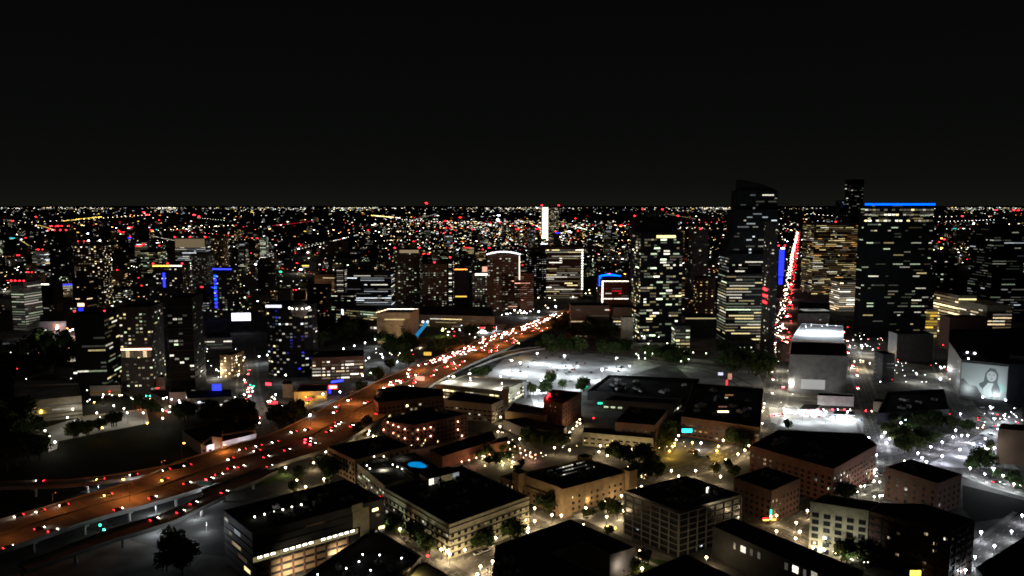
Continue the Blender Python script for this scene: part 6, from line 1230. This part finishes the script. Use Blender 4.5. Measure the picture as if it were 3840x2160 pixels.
trees('a', [(1430,1200),(1490,1240),(1390,1260),(1450,1310),(1540,1290),(1370,1330),(1500,1360)], 5.5, 'large dark tree in front of the exit ramp piers', 'large trees before the ramp')
grove([('g',640,700),('g',800,620),('g',1340,640),('g',1300,760)], 30, 10, 'dark tree of the wood behind the bright car park', 'trees of the wood behind the car park'); grove([('g',500,790),('g',960,800),('g',990,860),('g',560,830)], 16, 7, 'tree on the rear rim of the car park', 'trees on the rear rim of the car park')
grove([('g',1190,830),('g',1430,820),('g',1430,890),('g',1190,880)], 9, 8, 'dark tree by the right rear mast of the car park', 'trees by the right rear mast'); trees('g', [(670,1085),(690,1090)], 7, 'broad round tree at the lower rim of the car park', 'round trees at the lower rim'); trees('g', [(490,1190),(520,1210),(610,1195),(640,1200),(1000,1130),(1010,1160),(980,1190),(800,1140)], 5.5, 'tree at the car park entrance', 'trees at the car park entrance')
trees('p', [(1420,820),(1500,800),(1370,840),(1470,830)], 5.5, 'olive tree behind the pale garage roof', 'trees behind the pale garage'); grove([('f',1830,900),('f',1880,820),('f',2100,780),('f',2080,820)], 14, 7, 'dark tree at the freeway edge near the jam', 'trees at the freeway edge')
grove([('f',1340,760),('f',1700,760),('f',1720,860),('f',1450,870)], 24, 7, 'dark tree of the park in front of the museum cube', 'trees before the museum'); trees('f', [(1580,920),(1630,915),(1610,935),(1460,970),(1340,1040),(1310,1060),(1360,1060),(1180,1185)], 6.5, 'dark tree on the pale ground left of the freeway', 'trees left of the freeway'); trees('f', [(2230,630),(2270,630),(2430,635)], 8, 'tree in front of the bright white store', 'trees before the white store')
grove([('h',0,700),('h',330,790),('h',450,960),('h',60,900)], 26, 8, 'dark tree left of the straight avenue', 'trees left of the avenue'); grove([('g',1500,860),('g',2000,880),('g',2060,1000),('g',1700,940)], 18, 6.5, 'tree between car park and dark towers', 'trees between car park and towers')
grove([('e',0,820),('e',700,700),('e',780,1060),('e',60,1080)], 26, 9, 'dark tree in the left middle ground', 'trees of the left middle ground'); grove([('f',300,720),('f',720,580),('f',1300,640),('f',700,840)], 46, 9, 'tree of the dark park left of the museum cube', 'trees of the dark park')
# ------------------------------------------------------------------ left lit parking buildings
building('parking_garage', 'wide parking garage with four glowing cream decks at the far left', 'parking garage', quad([('e',200,1320),('e',790,1260),('e',760,1150),('e',190,1190)], 18), 18, dict(k=['ww','nw'], lit=.9, bay=9, fl=3.4, w=.95, h=.42, s=.45, run=5), 'stone', roof='lot', near=False)
building('parking_garage', 'low parking garage with bright white patches of light behind the black-roofed hall', 'parking garage', quad([('e',1820,1290),('e',2250,1270),('e',2240,1200),('e',1800,1215)], 12), 12, dict(k=['cw','nw'], lit=.8, bay=7, fl=3.4, w=.8, h=.5, s=.9), 'grey', near=False)
building('restaurant', 'low building washed in orange-yellow light beside the freeway', 'restaurant', quad([('f',520,1225),('f',840,1215),('f',850,1150),('f',590,1145)], 8), 8, dict(k=['am','ow'], lit=.3, bay=8, fl=6, w=.8, h=.5, s=.5), 'tan', near=False)
building('restaurant', 'small building with a glowing brown wall left of the diner', 'restaurant', quad([('f',412,1150),('f',510,1150),('f',500,1110),('f',420,1110)], 12), 12, None, 'tan', near=False)
for q, e, c in ((('f',450,1180),4500,'or_'),(('f',640,1260),5000,'am'),(('e',1560,1360),4000,'or_'),(('e',1380,1300),4000,'or_')): x, y = G(q, 6); lamp(x, y, 'globe', c, 'orange lamp washing the low buildings left of the freeway', 'orange wash lamps', e=e, r=.5)
LOWL = [((20,640,330,700,9),'white-lit flat roof at the left edge','lot',1),((0,770,340,800,8),'long dim-lit roof under the first one at the left edge','roof_l',1),((380,480,640,540,14),'dark block before the glaring left yard','roof',0),((120,860,500,905,10),'low dark hall with a few dim lights on the left','roof',0),((520,930,760,985,12),'low dark block beside the red lights on the left','roof',0),
 ((870,1130,1170,1165,9),'low hall with a long yellow lit front near the orange street','roof',2),((1180,1040,1600,1085,12),'flat dark roof below the lit terrace tower','roof',0),((1640,1170,1810,1230,9),'small block left of the blue screen','roof',0),((130,1100,760,1150,12),'wide pale roof deck above the left parking garage','lot',0),((1620,620,2000,690,16),'banded low office behind the dark round tower','roof',3),((2000,640,2250,700,14),'low block with pale lit floor right of the dark round tower','roof',3),((0,1010,120,1090,12),'small dark hall at the left frame edge','roof',0)]
for (x0, y0, x1, y1, hh_), lab, rf_, kd in LOWL:
    st_ = {0: dict(k=['nw','ww','gw'], lit=.12, bay=5, fl=3.8, w=.6, h=.45, s=.8), 1: dict(k=['cw','nw'], lit=.6, bay=6, fl=4, w=.9, h=.5, s=.7, run=4), 2: dict(k=['wy','am'], lit=1, bay=30, fl=5, w=.96, h=.4, s=.5), 3: dict(k=['nw','gw'], lit=.45, bay=5, fl=3.8, w=.85, h=.4, s=.5, run=5)}[kd]
    building('low_building', lab, 'building', quad([('e',x0,y1),('e',x1,y1-6),('e',x1-20,y0),('e',x0+20,y0+4)], hh_), hh_, st_, 'tgrey', roof=rf_, near=False)
scat(41, [('e',300,760),('e',600,800),('e',900,1000),('e',200,950),('e',1000,1230),('e',1300,1200),('e',1900,1000),('e',2100,850),('e',500,1180)], 90, 260, 90, ['cw','nw','ww','rd','gw','am','nw'], '', '', e=0, r=.5, s=9)
scat(43, [('f',900,860),('f',1300,880),('f',700,520),('f',1500,840),('f',300,400),('f',1000,380)], 60, 260, 60, ['cw','nw','ww','nw','rd'], '', '', e=0, r=.5, s=9)
scat(45, [('h',1500,900),('h',1200,650),('h',1600,750),('h',1900,900),('d',1700,100),('d',2300,150)], 120, 200, 80, ['cw','nw','vi','nw','rd'], '', '', e=0, r=.42, s=9)
scat(47, [('c',300,300),('c',900,350),('c',1500,350),('c',400,480),('c',1300,600),('b',1300,330),('d',1200,1300),('d',900,1300)], 110, 220, 50, ['ww','wy','nw'], '', '', e=0, r=.3, s=7)
lamps('e', [(420,700),(700,830),(250,900),(1000,1240),(1900,1080),(2100,1000)], 'flood', 'nw', 'one of the lamps lighting the low left blocks', 'lamps of the low left blocks', e=12000, r=.6)
# ------------------------------------------------------------------ far lights
def farmesh(k, s):
    b = MB(); b.cyl((0,0,-2.2),(0,0,-.4),.08,.08,M['dmetal'],5); b.ball((0,0,0), .5, EM(k, s), 8, 5, sx=1.7, sz=.75); return b.mesh('far_lamp')
FK = ['nw','nw','cw','cw','ww','nw','am','rd','nw','ww','ww','or_','gw','cw']
FM = {(k, s): farmesh(k, s) for k in set(FK)|{'gn','bl'} for s in (2.5, 6, 14)}
rf = random.Random(99)
def far(px, py, k, s, size=7, lab=None, grp=None, mesh=None):
    x, y, z = GT(px, py); sc = size*y/FPX; hz = sc*2
    if mesh is not None:
        b, kk = mesh; m = EM(kk, s); b.ball((x, y, z+sc*.6), .5*sc, m, 6, 4, sx=1.9*rf.uniform(.7,1.6), sz=.6); return
    o = link('distant_lamp', FM[(k, s)], None, (x, y, z+sc*2.2)); o.scale = (sc*rf.uniform(.7, 1.2), sc*.8, sc*.7); tag(o, lab, 'lamp', grp)
    if y < 3200 and rf.random() < .4 and k not in ('rd', 'bl', 'gn'): link('lamp_glow', plight('ww' if k in ('ww', 'am', 'or_') else 'nw', 22000), o, (0, -1.0, 1.3))  # strong point light added to lift the mid-city facades
def rx():   # horizontal density of the far city
    return rf.uniform(-100, 3940)
mid = [0]
CN = dict(nw='white', cw='white', ww='warm', am='amber', rd='red', or_='orange', gw='pale green', gn='green', bl='blue')
for i in range(160):
    py = 850+315*rf.random()**1.1; px = rx()
    if px > 2850 and py > 1000 or py > 1040 and 1300 < px < 2500: py = rf.uniform(835, 1000)
    k = rf.choice(FK); far(px, py, k, rf.choice([2.5, 6, 6, 14]), rf.uniform(3.2, 5), f'{CN[k]} light among the countless lights of the middle distance', f'{CN[k]} lights of the middle distance')
st1 = MB()
for k in range(95):
    py = 815+rf.random()**1.3*260; px = rx(); x, y, z = GT(px, py)
    if px > 2850 and py > 990 or py > 1030 and 1300 < px < 2500: continue
    a = R(rf.choice([0, 90, 90, 0, 35, 125, 12])+rf.uniform(-3, 3)); n_ = rf.randint(8, 34); st_ = rf.uniform(22, 45)*(1+y/5000); kk = rf.choice(['nw','ww','am','cw','nw','ww','gw','rd']); ss = rf.choice([.6, 1.2, 2.5, 5]); sz = rf.uniform(1.8, 3.4)
    for j in range(n_):
        X, Y = x+math.cos(a)*st_*j, y+math.sin(a)*st_*j; zz = zter(Y); sc = sz*Y/FPX; m = EM(kk if rf.random() < .8 else rf.choice(FK), ss)
        st1.ball((X, Y, zz+7), .5*sc, m, 6, 4, sx=1.3, sz=.7)
for i in range(1500):
    py = 845+320*rf.random(); px = rx()
    if px > 2850 and py > 1000 or py > 1040 and 1300 < px < 2500: continue
    far(px, py, None, rf.choice([.3, .6, 1.2, 2.5, 5]), rf.uniform(2.2, 4), mesh=(st1, rf.choice(FK)))
for i in range(1300):   # horizon band
    px = rf.choice([rf.uniform(-100, 3940), rf.gauss(620, 30), rf.gauss(1330, 60), rf.gauss(1950, 90), rf.gauss(2700, 60), rf.uniform(1500, 3100), rf.uniform(0, 420), rf.uniform(760, 1150), rf.uniform(3550, 3840)]); py = 779+rf.expovariate(1/6.0)
    far(px, py, None, rf.choice([.3, .6, 1.2, 3]), rf.uniform(1.4, 2.7), mesh=(st1, rf.choice(['nw','nw','cw','nw','ww','cw','gw','am'])))
for i in range(420):
    px = rf.uniform(-100, 3940); py = rf.uniform(792, 850)
    far(px, py, None, rf.choice([.3, .6, 1.2, 3]), rf.uniform(2, 3.6), mesh=(st1, rf.choice(FK)))
for i in range(800):   # the dense centre strip
    px = rf.gauss(1900, 230); py = 830+abs(rf.gauss(0, 60)); far(px, py, None, rf.choice([.6, 1.2, 3]), rf.uniform(2.2, 4), mesh=(st1, rf.choice(FK)))
for i in range(26): far(240+i*5.6+rf.uniform(-3,3), 830-i*.6+rf.uniform(-1,1), None, rf.choice([1.5,3,5]), 3.4, mesh=(st1, 'am'))
for i in range(16): far(1395+i*6.8, 811+i*.6, None, 3, 5, mesh=(st1, rf.choice(['am','wy','nw'])))
st1.build('distant_lights')['kind'] = 'stuff'
for (px, py, k, s) in ((192,862,'rd',14),(218,862,'rd',14),(232,862,'rd',6),(258,862,'rd',6),(540,810,'rd',14),(552,820,'rd',14),(728,820,'rd',14),(747,826,'rd',14),(285,938,'rd',14),(325,1058,'am',6),(615,922,'cw',14),(330,890,'cw',14),(375,917,'cw',14),(333,917,'cw',14),(545,998,'cw',14),(202,1040,'cw',14),(1598,763,'rd',6),(1600,778,'rd',6),(3475,838,'cw',14),(3608,825,'rd',14),(3650,853,'cw',14),(3735,802,'rd',6),(3800,802,'rd',6),(3818,803,'rd',6),(3530,908,'or_',14),(3540,912,'rd',14),(3530,945,'am',14),(1870,822,'cw',14),(1868,842,'cw',14),(1866,836,'ww',14),(2135,882,'cw',14),(2165,884,'cw',14),(1155,962,'cw',14),(1120,948,'cw',14),(958,1007,'cw',14),(1128,1027,'cw',14),(1053,1033,'yg' if False else 'gn',6)):
    far(px, py, k, s, 6.5, f'conspicuous {CN.get(k, k)} light standing out in the distant city', f'conspicuous {CN.get(k, k)} lights in the distant city')

TL_.sort(key=lambda t: t[0]); used = set(); far_trees = MB()
for k, (dd_, x, y, s_, label, group) in enumerate(TL_):
    i = rtx.randrange(6); a = rtx.uniform(0, 6.3); zs = s_*rtx.uniform(.85, 1.15)
    if k < 296:
        o = TREEP[i] if i not in used else copy_tree(TREEP[i]); used.add(i)
        o.location = (x, y, 0); o.scale = (s_, s_, zs); o.rotation_euler = (0, 0, a); tag(o, label, 'tree', group)
    else:
        ca, sa = math.cos(a), math.sin(a)
        for me, dz in ((CR[i], 1.05), (TR, 0)):
            b0 = len(far_trees.v); far_trees.v += [(x+(v.co.x*ca-v.co.y*sa)*s_, y+(v.co.x*sa+v.co.y*ca)*s_, (v.co.z+dz)*zs) for v in me.vertices]
            mi = far_trees.mi(me.materials[0])
            for pg in me.polygons: far_trees.f.append(tuple(b0+q for q in pg.vertices)); far_trees.m.append(mi)
if far_trees.v: far_trees.build('distant_trees')['kind'] = 'stuff'
SMALL.build('small_lights')['kind'] = 'stuff'
